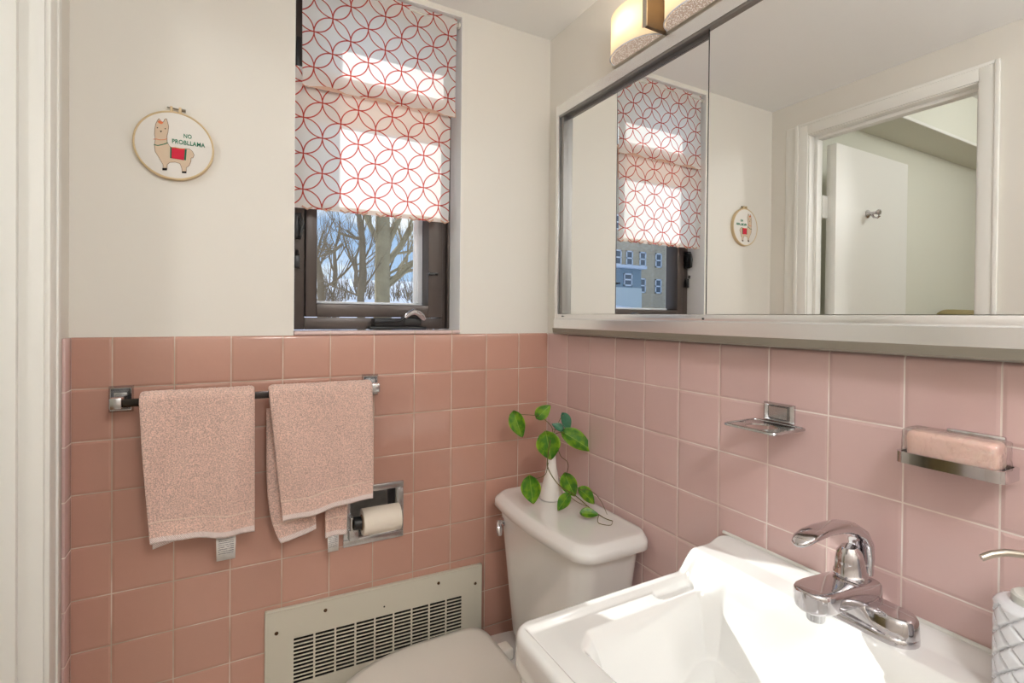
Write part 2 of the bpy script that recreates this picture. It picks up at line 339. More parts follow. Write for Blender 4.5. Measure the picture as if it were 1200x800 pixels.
# door casing (room side) and jamb
m = MB()
cw, ct = .047, .0095
for (a, b, c, d) in ((DY1, DY1+cw, 0, DZ+cw), (DY0-cw, DY0, 0, DZ+cw), (DY0, DY1, DZ, DZ+cw)): m.box(XL, XL+ct, a, b, c, d, .002)
m.box(XL+.0005, XL+.0035, DY1+cw, DY1+cw+.044, 0, DZ+cw, .002)
for (a, b, c, d) in ((DY1+cw-.012, DY1+cw+.001, 0, DZ+cw), (DY0-cw-.001, DY0-cw+.010, 0, DZ+cw), (DY0-cw+.0105, DY1+cw-.0125, DZ+cw-.010, DZ+cw-.0001)): m.box(XL+.001, XL+ct+.003, a, b, c, d, .0015)
struct(m.build('trim_1', M['trim']))
m = MB(); m.box(XL-.086, XL+.002, DY1-.004, DY1+.001, 0, DZ, .001); m.box(XL-.086, XL+.002, DY0-.001, DY0+.004, 0, DZ, .001); m.box(XL-.086, XL+.002, DY0, DY1, DZ-.004, DZ+.001, .001)
for (a, b, c, d) in ((DY1-.016, DY1-.004, 0, DZ-.004), (DY0+.004, DY0+.016, 0, DZ-.004), (DY0+.016, DY1-.016, DZ-.016, DZ-.004)): m.box(XL-.065, XL-.031, a, b, c, d, .001)
struct(m.build('trim_2', M['trim']))
# door leaf folded back into the hall
d1 = empty('door_1', (-1.262, -.165, 0), kind='structure')
m = MB(); m.box(-1.835, -1.268, -.19, -.152, .01, 1.985, .002); leaf = m.build('door_leaf', M['trim'], d1)
m = MB()
for z in (.25, 1.0, 1.735):
    m.box(-1.267, -1.236, -.160, -.146, z-.045, z+.045, .001); m.tube([(-1.258, -.142, z-.047), (-1.258, -.142, z+.047)], .006, 8)
m.build('door_hinge', M['trim'], d1)
m = MB(); Mx = Matrix.Translation((-1.50, -.190, 1.728)) @ Matrix.Rotation(PI/2, 4, 'X')
m.lathe([(.0, 0), (.016, 0), (.018, .003), (.012, .008), (.006, .012), (.0055, .03), (.009, .036), (.012, .042), (.010, .048), (0, .05)], 24, Mx)
m.tube([(-1.5, -.205, 1.725), (-1.5, -.215, 1.71), (-1.5, -.228, 1.706), (-1.5, -.236, 1.714)], [.005, .004, .004, .005], 8)
m.build('robe_hook', M['chrome'], d1)
# hall beyond the door
m = MB(); m.box(-4.3, XL-.085, .01, .12, 0, 2.5); m.box(-4.4, -4.3, -2.6, .12, 0, 2.5); m.box(-4.3, XL-.085, -2.7, -2.6, 0, 2.5); struct(m.build('wall_hall', M['hallpaint'], smooth=False))
m = MB(); m.box(-4.3, XL-.086, -.18, .0095, 2.20, 2.44); struct(m.build('beam_hall', M['hallpaint'], smooth=False))
m = MB(); m.box(-2.95, XL-.2, -.185, -.178, 2.19, 2.205, .002); struct(m.build('trim_3', M['trim']))
m = MB(); m.box(-4.4, XL-.086, -2.7, .12, 2.44, 2.5); struct(m.build('ceiling_hall', M['ceil'], smooth=False))
m = MB(); m.box(XL-.085, XL-.0849+.08, YF-.35, YF-.1, 0, 2.5); m.box(XL-.085, XL-.005, YF, .12, ZC+.05, 2.5); struct(m.build('wall_hall_side', M['hallpaint'], smooth=False))
m = MB(); m.box(-4.4, XL-.085, -2.7, .12, -.05, 0); struct(m.build('floor_hall', simple('oak_floor', srgb(170, 130, 90), .4), smooth=False))
ch = empty('armchair', (-2.75, -.42, 0), 'olive tan upholstered armchair top seen through the doorway', 'armchair')
m = MB(); m.box(-3.02, -2.48, -.16, -.03, .3, 1.345, .05, 4); m.build('backrest', M['tanfab'], ch)
m = MB(); m.box(-3.02, -2.48, -.75, -.16, .3, .46, .05, 4); m.build('seat', M['tanfab'], ch)
for x in (-2.98, -2.52):
    for y in (-.08, -.70): m = MB(); m.tube([(x, y, 0), (x, y, .32)], [.016, .024], 10); m.build('leg', M['ant'], ch)

# ------------------------------------------------------------------ window
w1 = empty('window_1', (-.51, .085, 1.247), kind='structure')
m = MB()
FY0, FY1 = .085, .16
m.box(OX0+.0005, -.6965, FY0, FY1, 1.2475, OZ1-.0005, .002); m.box(-.6965, -.317, FY0, FY1, 1.2475, 1.279, .002); m.box(-.6965, -.317, FY0, FY1, 2.085, OZ1-.0005, .002)
m.box(-.317, -.3005, FY0+.012, FY1, 1.2475, OZ1-.0005, .003); m.box(-.302, OX1-.0005, FY0-.004, FY1, 1.2475, OZ1-.0005, .004, 3)
m.build('window_frame', M['bronze'], w1)
m = MB(); SY0, SY1 = .078, .140
m.box(-.695, -.667, SY0, SY1, 1.281, 2.083, .003, 3); m.box(-.3625, -.3185, SY0, SY1, 1.281, 2.083, .003, 3); m.box(-.668, -.3615, SY0, SY1, 1.281, 1.3165, .003, 3); m.box(-.668, -.3615, SY0, SY1, 2.045, 2.083, .003, 3)
m.build('window_sash', M['bronze'], w1)
m = MB(); m.box(-.390, -.363, .1295, .139, 1.3235, 2.044, .002); m.box(-.666, -.363, .1295, .139, 1.317, 1.3235, .002); m.box(-.381, -.378, .122, .1295, 1.3235, 2.044)
m.build('glazing_stop', M['white_out'], w1)
m = MB(); m.box(-.668, -.36, .141, .144, 1.3, 2.07); m.build('window_pane', M['glass'], w1, smooth=False)
m = MB()   # cam latch on the left stile and its keeper
m.box(-.722, -.707, .062, .084, 1.48, 1.545, .002); m.tube([(-.712, .056, 1.535), (-.708, .050, 1.51), (-.711, .052, 1.482)], [.004, .006, .004], 8); m.box(-.706, -.700, .060, .080, 1.505, 1.53, .001)
m.box(-.722, -.709, .070, .084, 1.405, 1.44, .002); m.tube([(-.716, .066, 1.44), (-.716, .064, 1.452)], .004, 8)
m.box(-.722, -.709, .060, .084, 1.90, 1.99, .002)
m.build('window_latch', M['black'], w1)
m = MB(); m.box(-.362, -.338, .072, .079, 1.404, 1.412, .001); m.tube([(-.346, .078, 1.408), (-.336, .070, 1.408)], .004, 8); m.tube([(-.362, .074, 1.408), (-.362, .060, 1.408)], .003, 8); m.build('sash_catch', M['black'], w1)
m = MB(); m.box(-.536, -.375, .050, .0845, 1.2475, 1.2565, .003, 3); m.box(-.525, -.440, .046, .0845, 1.2565, 1.2785, .004, 3); m.box(-.445, -.392, .044, .0845, 1.2565, 1.282, .006, 3)
m.tube([(-.525, .042, 1.2675), (-.455, .040, 1.272), (-.437, .038, 1.285)], [.0045, .005, .006], 10, flat=.8)
co = m.build('crank_operator', M['black'], w1)
m = MB(); m.tube([(-.442, .037, 1.281), (-.430, .035, 1.292), (-.420, .035, 1.2965), (-.408, .036, 1.294), (-.396, .038, 1.285), (-.386, .040, 1.276)], [.006, .009, .011, .012, .012, .007], 12, flat=.8)
m.build('crank_handle', M['chrome'], co)

# ------------------------------------------------------------------ roman shade
sh = empty('roman_shade', (-.51, .02, 2.13), 'white roman shade printed with interlocking red rings, hanging in the window', 'window shade')
def sheet(name, x0t, x1t, x0b, x1b, zt, zb, y, mat, fn, parent, nx=40, nz=60, uvo=(0, 0)):
    P = np.zeros((nz, nx, 3)); U = np.zeros((nz, nx, 2))
    for i in range(nz):
        b = i/(nz-1)
        for j in range(nx):
            a = j/(nx-1); x = (x0t+(x0b-x0t)*b)*(1-a)+(x1t+(x1b-x1t)*b)*a; z = zt+(zb-zt)*b
            P[i, j] = (x, y+fn(a, b), z); U[i, j] = (x, z)
    return grid_mesh(name, P, mat, U, parent)
up = lambda a, b: -.003*b**3+.0012*math.sin(a*19+b*5)
lo = lambda a, b: .010+.0016*math.sin(a*15+2)*b-.003*math.sin(PI*b)
f1 = sheet('upper_panel', -.713, -.305, -.712, -.3105, 2.129, 1.850, .016, M['ring_up'], up, sh)
f2 = sheet('lower_panel', -.7275, -.319, -.7285, -.323, 1.90, 1.551, .016, M['ring_low'], lo, sh, nz=80)
sheet('fold_lining', -.727, -.32, -.728, -.3205, 1.885, 1.768, .030, M['lining'], lambda a, b: .0005*math.sin(a*9), f2, 20, 10)
sheet('fold_lining', -.711, -.306, -.711, -.308, 1.875, 1.848, .018, M['lining'], lambda a, b: -.006*b, f1, 20, 8)
sheet('header_lining', -.712, -.306, -.712, -.306, 2.128, 2.088, .0215, M['lining'], lambda a, b: 0, f1, 20, 6)
sheet('hem_lining', -.7275, -.323, -.7275, -.323, 1.566, 1.5515, .030, M['lining'], lambda a, b: 0, f2, 20, 4)
m = MB()
for k in range(9):
    x = -.71+k*.0455; m.tube([(x, .0245, 1.556), (x+.012, .0235, 1.549), (x+.024, .0245, 1.556)], .0022, 6)
m.build('hem_scallop', M['lining'], f2)
m = MB(); m.tube([(-.728, .022, 2.115), (-.2945, .022, 2.115)], .006, 12); m.lathe([(0, 0), (.009, 0), (.009, .006), (0, .006)], 16, Matrix.Translation((-.2945, .022, 2.115)) @ Matrix.Rotation(-PI/2, 4, 'Y')); m.build('curtain_rod', M['rod'], sh)

# ------------------------------------------------------------------ embroidery hoop
hx, hz = -.9707, 1.651
hp = empty('embroidery_hoop', (hx, .004, hz), 'small round embroidery hoop with a stitched llama, hanging on the wall', 'embroidery hoop')
RX = Matrix.Translation((hx, .0, hz)) @ Matrix.Rotation(PI/2, 4, 'X')      # local z -> -y
def ring(mb, R0, R1, h0, h1, n=72):
    prof = [(R0, h0), (R1, h0), (R1, h1), ((R0+R1)/2, h1+.0012), (R0, h1)]
    secs = []
    for k in range(n):
        a = 2*PI*k/n; secs.append([RX @ Vector((r*math.cos(a), r*math.sin(a), h)) for r, h in prof])
    t = bmesh.new(); V = [[t.verts.new(p) for p in q] for q in secs]
    for k in range(n):
        for j in range(5): t.faces.new((V[k][j], V[k][(j+1) % 5], V[(k+1) % n][(j+1) % 5], V[(k+1) % n][j]))
    mb.add(t)
m = MB(); ring(m, .0703, .0740, -.004, .008); m.build('outer_ring', M['wood_light'], hp)
m = MB(); m.lathe([(0, -.002), (.0702, -.002), (.0702, .0075), (.069, .0080), (.0, .0078)], 64, RX); fab = m.build('linen_panel', M['linen'], hp)
m = MB()
for dx in (-.006, .010): m.box(hx+dx-.0025, hx+dx+.0025, -.009, .003, hz+.0725, hz+.084, .001)
m.build('ring_clasp', M['wood_light'], hp)
m = MB(); m.tube([(hx-.014, -.003, hz+.082), (hx+.014, -.003, hz+.0805)], .0016, 8); m.tube([(hx+.012, -.003, hz+.0806), (hx+.020, -.003, hz+.0802)], .003, 10); m.build('tension_screw', M['screw_metal'], hp)
BODY = [(-0.035, 0.0296), (-0.0337, 0.0394), (-0.0304, 0.0481), (-0.0278, 0.053), (-0.0251, 0.0491), (-0.0231, 0.0463), (-0.0198, 0.0469), (-0.0178, 0.0529), (-0.0145, 0.0552), (-0.0125, 0.0483), (-0.0104, 0.039), (-0.0117, 0.0259), (-0.0137, 0.0175), (-0.013, 0.0047), (-0.009, -0.0026), (-0.0029, -0.0073), (0.0066, -0.0065), (0.0203, -0.0034), (0.0272, -0.003), (0.0328, -0.007), (0.0363, -0.0147), (0.0342, -0.0216), (0.0308, -0.0222), (0.0301, -0.0305), (0.0274, -0.0391), (0.0218, -0.0449), (0.0219, -0.0555), (0.0143, -0.0566), (0.0136, -0.0477), (0.0101, -0.0376), (0.0013, -0.0358), (-0.0082, -0.038), (-0.0128, -0.0436), (-0.0132, -0.0541), (-0.0201, -0.0551), (-0.0202, -0.0447), (-0.0242, -0.0373), (-0.0295, -0.0269), (-0.0341, -0.0197), (-0.0355, -0.0056), (-0.0342, 0.0058), (-0.0356, 0.0184)]
def at(h): return RX @ Matrix.Translation((0, 0, h))
m = MB(); m.prism(BODY, at(.0079), .0007); ll = m.build('llama_stitching', M['thread_tan'], fab)
def line(mb, pts, r, closed=False, h=.0088):
    q = [RX @ Vector((x, y, h)) for x, y in pts]
    if closed: q = q+[q[0]]
    for a, b in zip(q, q[1:]): mb.tube([a, b], r, 6)
m = MB(); line(m, BODY, .00038, True); m.build('llama_outline', M['thread_brown'], ll)
m = MB(); m.prism([(-.0076, -.0048), (.0225, -.0048), (.0210, -.0290), (-.0078, -.0285)], at(.0086), .0006); m.build('blanket_edge', M['thread_green'], ll)
m = MB(); m.prism([(-.0049, -.0065), (.0188, -.0055), (.0178, -.0292), (-.0050, -.0286)], at(.0092), .0006); m.build('saddle_blanket', M['thread_red'], ll)
m = MB(); line(m, [(-.005, -.0060), (.002, -.0052), (.010, -.0060), (.019, -.0052)], .0012, h=.0098); m.build('saddle_fringe', M['thread_orange'], ll); m = MB(); m.prism([(-.0304, .0449), (-.0271, .0487), (-.0231, .0479), (-.0198, .0453), (-.0231, .0415), (-.0271, .0423)], at(.0086), .0006); m.build('head_tuft', M['thread_orange'], ll); m = MB(); line(m, [(-.0375, .0068), (-.0323, .0081), (-.0257, .0073), (-.019, .0088), (-.013, .012)], .0006); m.build('orange_collar', M['thread_orange'], ll)
m = MB(); line(m, [(-.0365, -.0046), (-.0296, -.0053), (-.023, -.0026), (-.0163, .0009), (-.0118, .0036)], .0009); m.build('green_collar', M['thread_green'], ll)
m = MB(); m.prism([(-.0215, -.0521), (-.0130, -.0509), (-.0130, -.0558), (-.0215, -.057)], at(.0087), .0006); m.build('hoof', M['thread_black'], ll); m = MB(); m.prism([(.0138, -.0541), (.0222, -.0531), (.0222, -.0572), (.0138, -.0580)], at(.0087), .0006); m.build('hoof', M['thread_black'], ll); m = MB()
for x, y in ((-.0304, .0324), (-.0165, .0329)): m.prism([(x-.001, y-.001), (x+.001, y-.001), (x+.001, y+.001), (x-.001, y+.001)], at(.0087), .0006)
m.prism([(-.0262, .0272), (-.0222, .0272), (-.0242, .0232)], at(.0087), .0006); m.build('face_stitches', M['thread_black'], ll)
def text_mesh(s, size, w=None):
    cu = bpy.data.curves.new('txt', 'FONT'); cu.body = s; cu.size = size; cu.align_x = 'LEFT'; cu.extrude = .0004; cu.offset = size*.018; cu.space_character = 1.05
    o = bpy.data.objects.new('txt', cu); C.objects.link(o); dg = bpy.context.evaluated_depsgraph_get(); me = bpy.data.meshes.new_from_object(o.evaluated_get(dg)); bpy.data.objects.remove(o); bpy.data.curves.remove(cu); return me
m = MB()
for s, x0, x1, zb, hh in (('NO', .0168, .0315, .0195, .0090), ('PROBLLAMA', -.0043, .0567, .0045, .0095)):
    me = text_mesh(s, .0125); xs = [v.co.x for v in me.vertices]; ys = [v.co.y for v in me.vertices]
    sx, sy = (x1-x0)/(max(xs)-min(xs)), hh/(max(ys)-min(ys)); t = bmesh.new(); t.from_mesh(me)
    for v in t.verts: v.co = Vector((x0+(v.co.x-min(xs))*sx, zb+(v.co.y-min(ys))*sy, v.co.z+.0082))
    m.add(t, RX); bpy.data.meshes.remove(me)
m.build('stitched_lettering', M['thread_green'], fab)

# ------------------------------------------------------------------ towel bar and towels
def square_plate(mb, x0, x1, z0, z1, y=0.0):
    cx, cz = (x0+x1)/2, (z0+z1)/2; hw, hh = (x1-x0)/2, (z1-z0)/2
    secs = []
    for s, d in ((1, 0), (1, .004), (.86, .010), (.80, .010), (.62, .004), (.60, .006), (.52, .014)):
        secs.append([(cx-hw*s, y-d, cz-hh*s), (cx+hw*s, y-d, cz-hh*s), (cx+hw*s, y-d, cz+hh*s), (cx-hw*s, y-d, cz+hh*s)])
    mb.loft(secs)
tb = empty('towel_bar', (-.8, 0, 1.105), 'chrome towel bar with square brackets on the pink tile under the hoop', 'towel bar')
for a, b in ((-1.083, -1.041), (-.567, -.526)):
    m = MB(); square_plate(m, a, b, 1.079, 1.134); m.build('mounting_plate', M['chrome_old'], tb)
    c = (a+b)/2; m = MB(); m.box(c-.0105, c+.0105, -.067, -.012, 1.094, 1.117, .003, 2); m.build('bracket', M['chrome_old'], tb)
m = MB(); m.box(-1.061, -.549, -.063, -.055, 1.097, 1.113, .001); m.build('bar', M['bar'], tb)

def cloth_loft(name, path, mat, parent=None, th=.014, nu=150, step=.0019, noise_amp=.0011, wav=None, seed=0, label=None):
    """path(s) for s in 0..1 -> (centre y, z, x_left, x_right, ny, nz, hem distance); a folded cloth with rounded sides"""
    S = path['n']; P = np.zeros((S, 2*nu, 3)); U = np.zeros((S, 2*nu, 2))
    for i in range(S):
        s = i/(S-1); y, z, xl, xr, ny, nz, hd, sk = path['f'](s)
        endf = 1.0
        e = min(s, 1-s)*path['len']
        tt = th*math.sqrt(max(0.05, 1-(1-min(1, e/.006))**2))
        for k in range(2*nu):
            # stadium: k<nu outer face left->right; else inner face right->left
            outer = k < nu; a = (k+.5)/nu if outer else (2*nu-k-.5)/nu
            x = xl+(xr-xl)*a; W = xr-xl
            ed = min(a, 1-a)*W; r = tt/2; off = r*math.sqrt(max(0, 1-(1-min(1, ed/(r*1.6)))**2))
            g = (1 if outer else -1)*off
            w = wav(a, s) if wav else 0
            zz = z+sk(a)
            if outer and noise_amp:
                p = Vector((x*1000, zz*1000, seed+i*.01)); g += noise_amp*(noise.noise(p*.42)+.7*noise.noise(p*.9))
            P[i, k] = (x, y+ny*(g+w), zz+nz*(g+w)); U[i, k] = (x-xl, hd)
    o = grid_mesh(name, P, mat, U, parent, closed_u=True)
    # close ends
    bm = bmesh.new(); bm.from_mesh(o.data); bm.verts.ensure_lookup_table(); n = 2*nu
    for row in (0, S-1):
        for k in range(nu-1):
            a, b = row*n+k, row*n+k+1; c, d = row*n+2*nu-2-k, row*n+2*nu-1-k
            try:
                f = bm.faces.new((bm.verts[a], bm.verts[b], bm.verts[c], bm.verts[d])); f.smooth = True
                for l in f.loops: l[bm.loops.layers.uv.active].uv = (0, .001)
            except ValueError: pass
    bmesh.ops.recalc_face_normals(bm, faces=bm.faces[:]); bm.to_mesh(o.data); bm.free(); return o
def drape(front_len, back_len, xt, xb, skewf, skewb=lambda a: 0, zt=1.1055, yf=-.074, yb=-.044, bulge=0.0):
    rr = abs(yf-yb)/2; yc = (yf+yb)/2; arc = PI*rr; L = front_len+back_len+arc
    def f(s):
        d = (1-s)*L      # s=1 -> front bottom ; d distance from front bottom
        if d < front_len:
            q = d/front_len; z = zt-front_len+d; y = yf-bulge*math.sin(PI*min(1, (1-q)))*.5-.004*(1-q); ny, nz = -1, 0; hd = d; b = 1-q; sk = lambda a: skewf(a)*b
        elif d < front_len+arc:
            t = (d-front_len)/rr; y = yc-rr*math.cos(t); z = zt+rr*math.sin(t); ny, nz = -math.cos(t), math.sin(t); hd = .2; b = 0; sk = lambda a: 0
        else:
            q = d-front_len-arc; z = zt-q; y = yb; ny, nz = 1, 0; hd = max(0, back_len-q); b = q/front_len; sk = lambda a: skewb(a)*min(1, q/back_len)
        bb = min(1, b); xl = xt[0]+(xb[0]-xt[0])*bb; xr = xt[1]+(xb[1]-xt[1])*bb
        return y, z, xl, xr, ny, nz, hd, sk
    return {'n': int(L/.0019), 'f': f, 'len': L}
def wave1(a, s):
    u = max(0, (s-.5)*2); return .0085*math.sin(a*7.5+1.0+u*1.6)*min(1, u*2.5)+.004*math.sin(a*15+u*4)*min(1, u*2)
tw = empty('hand_towel', (-.917, -.06, 1.12), 'pink terry hand towel with white hem, left one on the bar', 'towel', 'pink hand towels on the bar')
o = cloth_loft('towel_body', drape(.2905, .3005, (-1.0225, -.814), (-1.003, -.8125), lambda a: .002-.012*a, lambda a: -.012+.05*a), M['terry'], tw, th=.013, wav=wave1)
def care_tag(parent, x0, x1, z1, z0, y):
    P = np.array([[(x0, y, z1), (x1, y, z1)], [(x0, y-.001, (z0+z1)/2), (x1, y-.001, (z0+z1)/2)], [(x0+.001, y-.003, z0), (x1-.001, y-.003, z0)]]); U = np.array([[(0, .045), (.037, .045)], [(0, .022), (.037, .022)], [(0, 0), (.037, 0)]])
    o = grid_mesh('care_tag', P, M['tag'], U, parent); md = o.modifiers.new('s', 'SOLIDIFY'); md.thickness = .0005
    o['label'] = 'white printed care label'; return o
care_tag(tw, -.887, -.850, .825, .7555, -.074)
tw2 = empty('hand_towel', (-.672, -.06, 1.12), 'pink terry hand towel with back folds showing, right one on the bar', 'towel', 'pink hand towels on the bar')
cloth_loft('towel_body', drape(.2815, .24, (-.787, -.5565), (-.757, -.5545), lambda a: -.008+.022*a), M['terry'], tw2, th=.013, wav=lambda a, s: wave1(1-a, s)*.8, seed=9)
def flap(name, x0t, x1t, x0b, x1b, zt, zb, sk, y, parent):
    L = zt-zb
    def f(s): return y-.003*s, zt-L*s, x0t+(x0b-x0t)*s**5, x1t+(x1b-x1t)*s, -1, 0, L*(1-s), (lambda a: sk(a)*s)
    return cloth_loft(name, {'n': int(L/.002), 'f': f, 'len': L}, M['terry'], parent, th=.012, nu=70, seed=4, wav=lambda a, s: .003*math.sin(a*6+s*2))
flap('back_fold', -.7905, -.690, -.759, -.681, 1.07, .752, lambda a: .004+.020*a*a, -.041, tw2)
flap('back_fold', -.662, -.600, -.661, -.611, 1.07, .748, lambda a: 0, -.041, tw2)
care_tag(tw2, -.655, -.629, .765, .712, -.044)

# ------------------------------------------------------------------ toilet paper holder
tp = empty('toilet_paper_holder', (-.5337, 0, .77), 'recessed chrome toilet paper holder in the pink tile', 'toilet paper holder')
m = MB()
for (a, b, c, d) in ((-.6115, -.4557, .8285, .8455), (-.6115, -.4557, .6955, .7135), (-.6115, -.595, .7135, .8285), (-.4722, -.4557, .7135, .8285)): m.box(a, b, -.006, .0, c, d, .002)
m.build('frame', M['chrome_old'], tp)
secs = []
for y, s in ((-.004, 1.0), (.03, 1.0), (.048, .93), (.058, .80)):
    secs.append([(-.5337-.0610*s, y, .771-.0575*s), (-.5337+.0610*s, y, .771-.0575*s), (-.5337+.0610*s, y, .771+.0575*s), (-.5337-.0610*s, y, .771+.0575*s)])
t = bmesh.new(); V = [[t.verts.new(p) for p in q] for q in secs]
for i in range(3):
    for k in range(4): t.faces.new((V[i][k], V[i][(k+1) % 4], V[i+1][(k+1) % 4], V[i+1][k]))
t.faces.new(V[-1]); m = MB(); m.add(t); o = m.build('recess', M['chrome_old'], tp, angle=60); md = o.modifiers.new('s', 'SOLIDIFY'); md.thickness = .001; md.offset = 0
m = MB(); m.box(-.5985, -.574, -.014, .02, .712, .740, .003); m.box(-.5975, -.5885, -.022, .02, .7402, .775, .003); m.build('roller_ear', M['chrome_old'], tp)
m = MB(); m.box(-.4695, -.4625, -.022, .02, .74, .775, .003); m.build('roller_ear', M['chrome_old'], tp)
m = MB(); m.tube([(-.588, -.016, .757), (-.470, -.016, .757)], .010, 16); m.tube([(-.588, -.016, .757), (-.570, -.016, .757)], .016, 16); m.build('roller', M['black'], tp)
rl = empty('toilet_paper_roll', (-.521, -.016, .757), 'nearly used up roll of white toilet paper on the black roller', 'toilet paper')
def wob(r, z, a): return r*(1+.02*math.sin(3*a+z*40)) if r > .02 else r
m = MB(); m.lathe([(.0195, 0), (.0325, 0), (.0335, .002), (.0335, .094), (.0325, .096), (.0195, .096), (.0195, .05), (.0195, 0)], 40, Matrix.Translation((-.567, -.016, .757)) @ Matrix.Rotation(PI/2, 4, 'Y'), wob); m.build('paper_winding', M['paper'], rl)
m = MB(); m.lathe([(.0185, -.001), (.0195, -.001), (.0195, .097), (.0185, .097), (.0185, -.001)], 30, Matrix.Translation((-.567, -.016, .757)) @ Matrix.Rotation(PI/2, 4, 'Y')); m.build('cardboard_core', simple('cardboard', srgb(150, 120, 90), .9), rl)
m = MB()
for k in range(10): m.tube([(-.592+k*.002, -.012+.004*math.sin(k*2.3), .7425), (-.590+k*.002, -.012+.005*math.cos(k*3.1), .750+.003*math.sin(k*4))], [.003, .0018], 5)
tag(m.build('paper_scrap', simple('yellowed_tissue', srgb(226, 208, 160), .9)), 'crumpled yellowed tissue scrap on the holder beside the roll', 'tissue scrap')

# ------------------------------------------------------------------ wall heater
hg = empty('wall_heater_grille', (-.506, 0, .3), 'cream metal wall heater cover with louvre slots, low on the pink tile', 'heater')
sk = lambda x: -(x+.789)*.0235
def sheared(mb):
    for v in mb.bm.verts: v.co.z += sk(v.co.x)
    return mb
m = MB(); X0, X1, Z1, Z0 = -.789, -.2238, .5825, .262
holes = []; nc, nr = 9, 12; px_ = (.4386+.0045)/nc
for i in range(nc):
    a = -.7261+i*px_
    for j in range(nr): 
        z1 = .5056-j*.00945; holes.append((round(a, 5), round(a+px_-.0045, 5), round(z1-.0062, 5), round(z1, 5)))
us = sorted({X0+.004, X1-.004, *[h[0] for h in holes], *[h[1] for h in holes]}); zs = sorted({Z0, Z1-.004, *[h[2] for h in holes], *[h[3] for h in holes]})
hs = {(h[0], h[2]) for h in holes}
t = bmesh.new(); vv = {}
def gv(x, y, z):
    k = (round(x, 5), round(y, 5), round(z, 5))
    if k not in vv: vv[k] = t.verts.new(k)
    return vv[k]
yF, yB = -.012, -.0104
for a, b in zip(us, us[1:]):
    for c, d in zip(zs, zs[1:]):
        if (a, c) in hs:
            t.faces.new((gv(a, yF, c), gv(b, yF, c), gv(b, yB, c), gv(a, yB, c))); t.faces.new((gv(a, yF, d), gv(b, yF, d), gv(b, yB, d), gv(a, yB, d)))
            t.faces.new((gv(a, yF, c), gv(a, yF, d), gv(a, yB, d), gv(a, yB, c))); t.faces.new((gv(b, yF, c), gv(b, yF, d), gv(b, yB, d), gv(b, yB, c))); continue
        t.faces.new((gv(a, yF, c), gv(b, yF, c), gv(b, yF, d), gv(a, yF, d)))
m.add(t)
m.box(X0, X0+.0045, -.0118, -.0006, Z0, Z1, .0015); m.box(X1-.0045, X1, -.0118, -.0006, Z0, Z1, .0015); m.box(X0, X1, -.0118, -.0006, Z1-.0045, Z1, .0015); m.box(X0, X1, -.0118, -.0006, Z0, Z0+.0045, .0015)
sheared(m).build('cover_plate', M['cream_metal'], hg, angle=40)
m = MB()
for j in range(40): m.box(-.735, -.278, .012, .050, .345+j*.0042, .3462+j*.0042)
m.box(-.77, -.243, .052, .06, .31, .532); m.build('heating_fins', M['dark_void'], hg, smooth=False)
for x, z, r in ((-.7640, .5277, .0045), (-.6537, .5528, .0045), (-.3571, .5469, .0042), (-.2453, .5185, .0042)):
    m = MB(); m.lathe([(0, 0), (r, 0), (r*.8, .002), (0, .0028)], 16, Matrix.Translation((x, -.012, z)) @ Matrix.Rotation(PI/2, 4, 'X')); m.box(x-r*.6, x+r*.6, -.0152, -.0146, z-.0004, z+.0004); m.build('screw', M['rust'], hg)
m = MB(); m.lathe([(0, 0), (.0022, 0), (.0022, .0006), (0, .0006)], 12, Matrix.Translation((-.5073, -.012, .5224)) @ Matrix.Rotation(PI/2, 4, 'X')); m.build('screw_hole', M['dark_void'], hg)

# ------------------------------------------------------------------ toilet
to = empty('toilet', (-.3, -.26, 0), 'white two-piece toilet with closed seat lid, tank against the right wall', 'toilet')
def rrect(x0, x1, y0, y1, r, z, n=8, bow=0, dx=0):
    """rounded rectangle ring; bow pushes the x0 side outwards"""
    r = min(r, (x1-x0)/2-1e-4, (y1-y0)/2-1e-4); pts = []
    for cx, cy, a0 in ((x1-r, y1-r, 0), (x0+r, y1-r, PI/2), (x0+r, y0+r, PI), (x1-r, y0+r, 1.5*PI)):
        for k in range(n+1):
            a = a0+PI/2*k/n; pts.append((cx+r*math.cos(a), cy+r*math.sin(a)))
    # densify straight edges
    out = []
    for i, p in enumerate(pts):
        q = pts[(i+1) % len(pts)]; L = math.dist(p, q); nn = 10 if (i % (n+1)) == n else 1
        for k in range(nn): out.append((p[0]+(q[0]-p[0])*k/nn, p[1]+(q[1]-p[1])*k/nn))
    cy, hy = (y0+y1)/2, (y1-y0)/2; res = []
    for x, y in out:
        w = max(0, min(1, (x1-x)/(x1-x0))); b = bow*max(0, 1-((y-cy)/hy)**2)*w; res.append((x-b, y, z))
    return res
m = MB(); S = []
for z, x0, x1, y0, y1, r in ((.412, -.168, -.035, -.385, -.118, .03), (.417, -.180, -.028, -.395, -.108, .04), (.44, -.186, -.022, -.402, -.100, .045), (.60, -.192, -.018, -.430, -.074, .045), (.757, -.198, -.014, -.454, -.048, .045)): S.append(rrect(x0, x1, y0, y1, r, z, bow=.012))
m.loft(S); m.build('tank', M['porc2'], to, angle=60)
m = MB(); S = []
for z, g, in ((.7575, .003), (.7595, .0), (.7740, .0015), (.7780, .004), (.7870, .0130), (.7898, .0170), (.7908, .022)): S.append(rrect(-.207+g, -.004-g*.3, -.475+g, -.030-g, .042-g*.4, z, bow=.022))
S.append(rrect(-.207+.036, -.020, -.475+.036, -.030-.036, .028, .7898, bow=.021)); m.loft(S); m.build('tank_lid', M['porc2'], to, angle=80)
m = MB(); m.lathe([(0, 0), (.012, 0), (.012, .004), (.006, .006), (.006, .014)], 16, Matrix.Translation((-.200, -.098, .720)) @ Matrix.Rotation(-PI/2, 4, 'Y'))
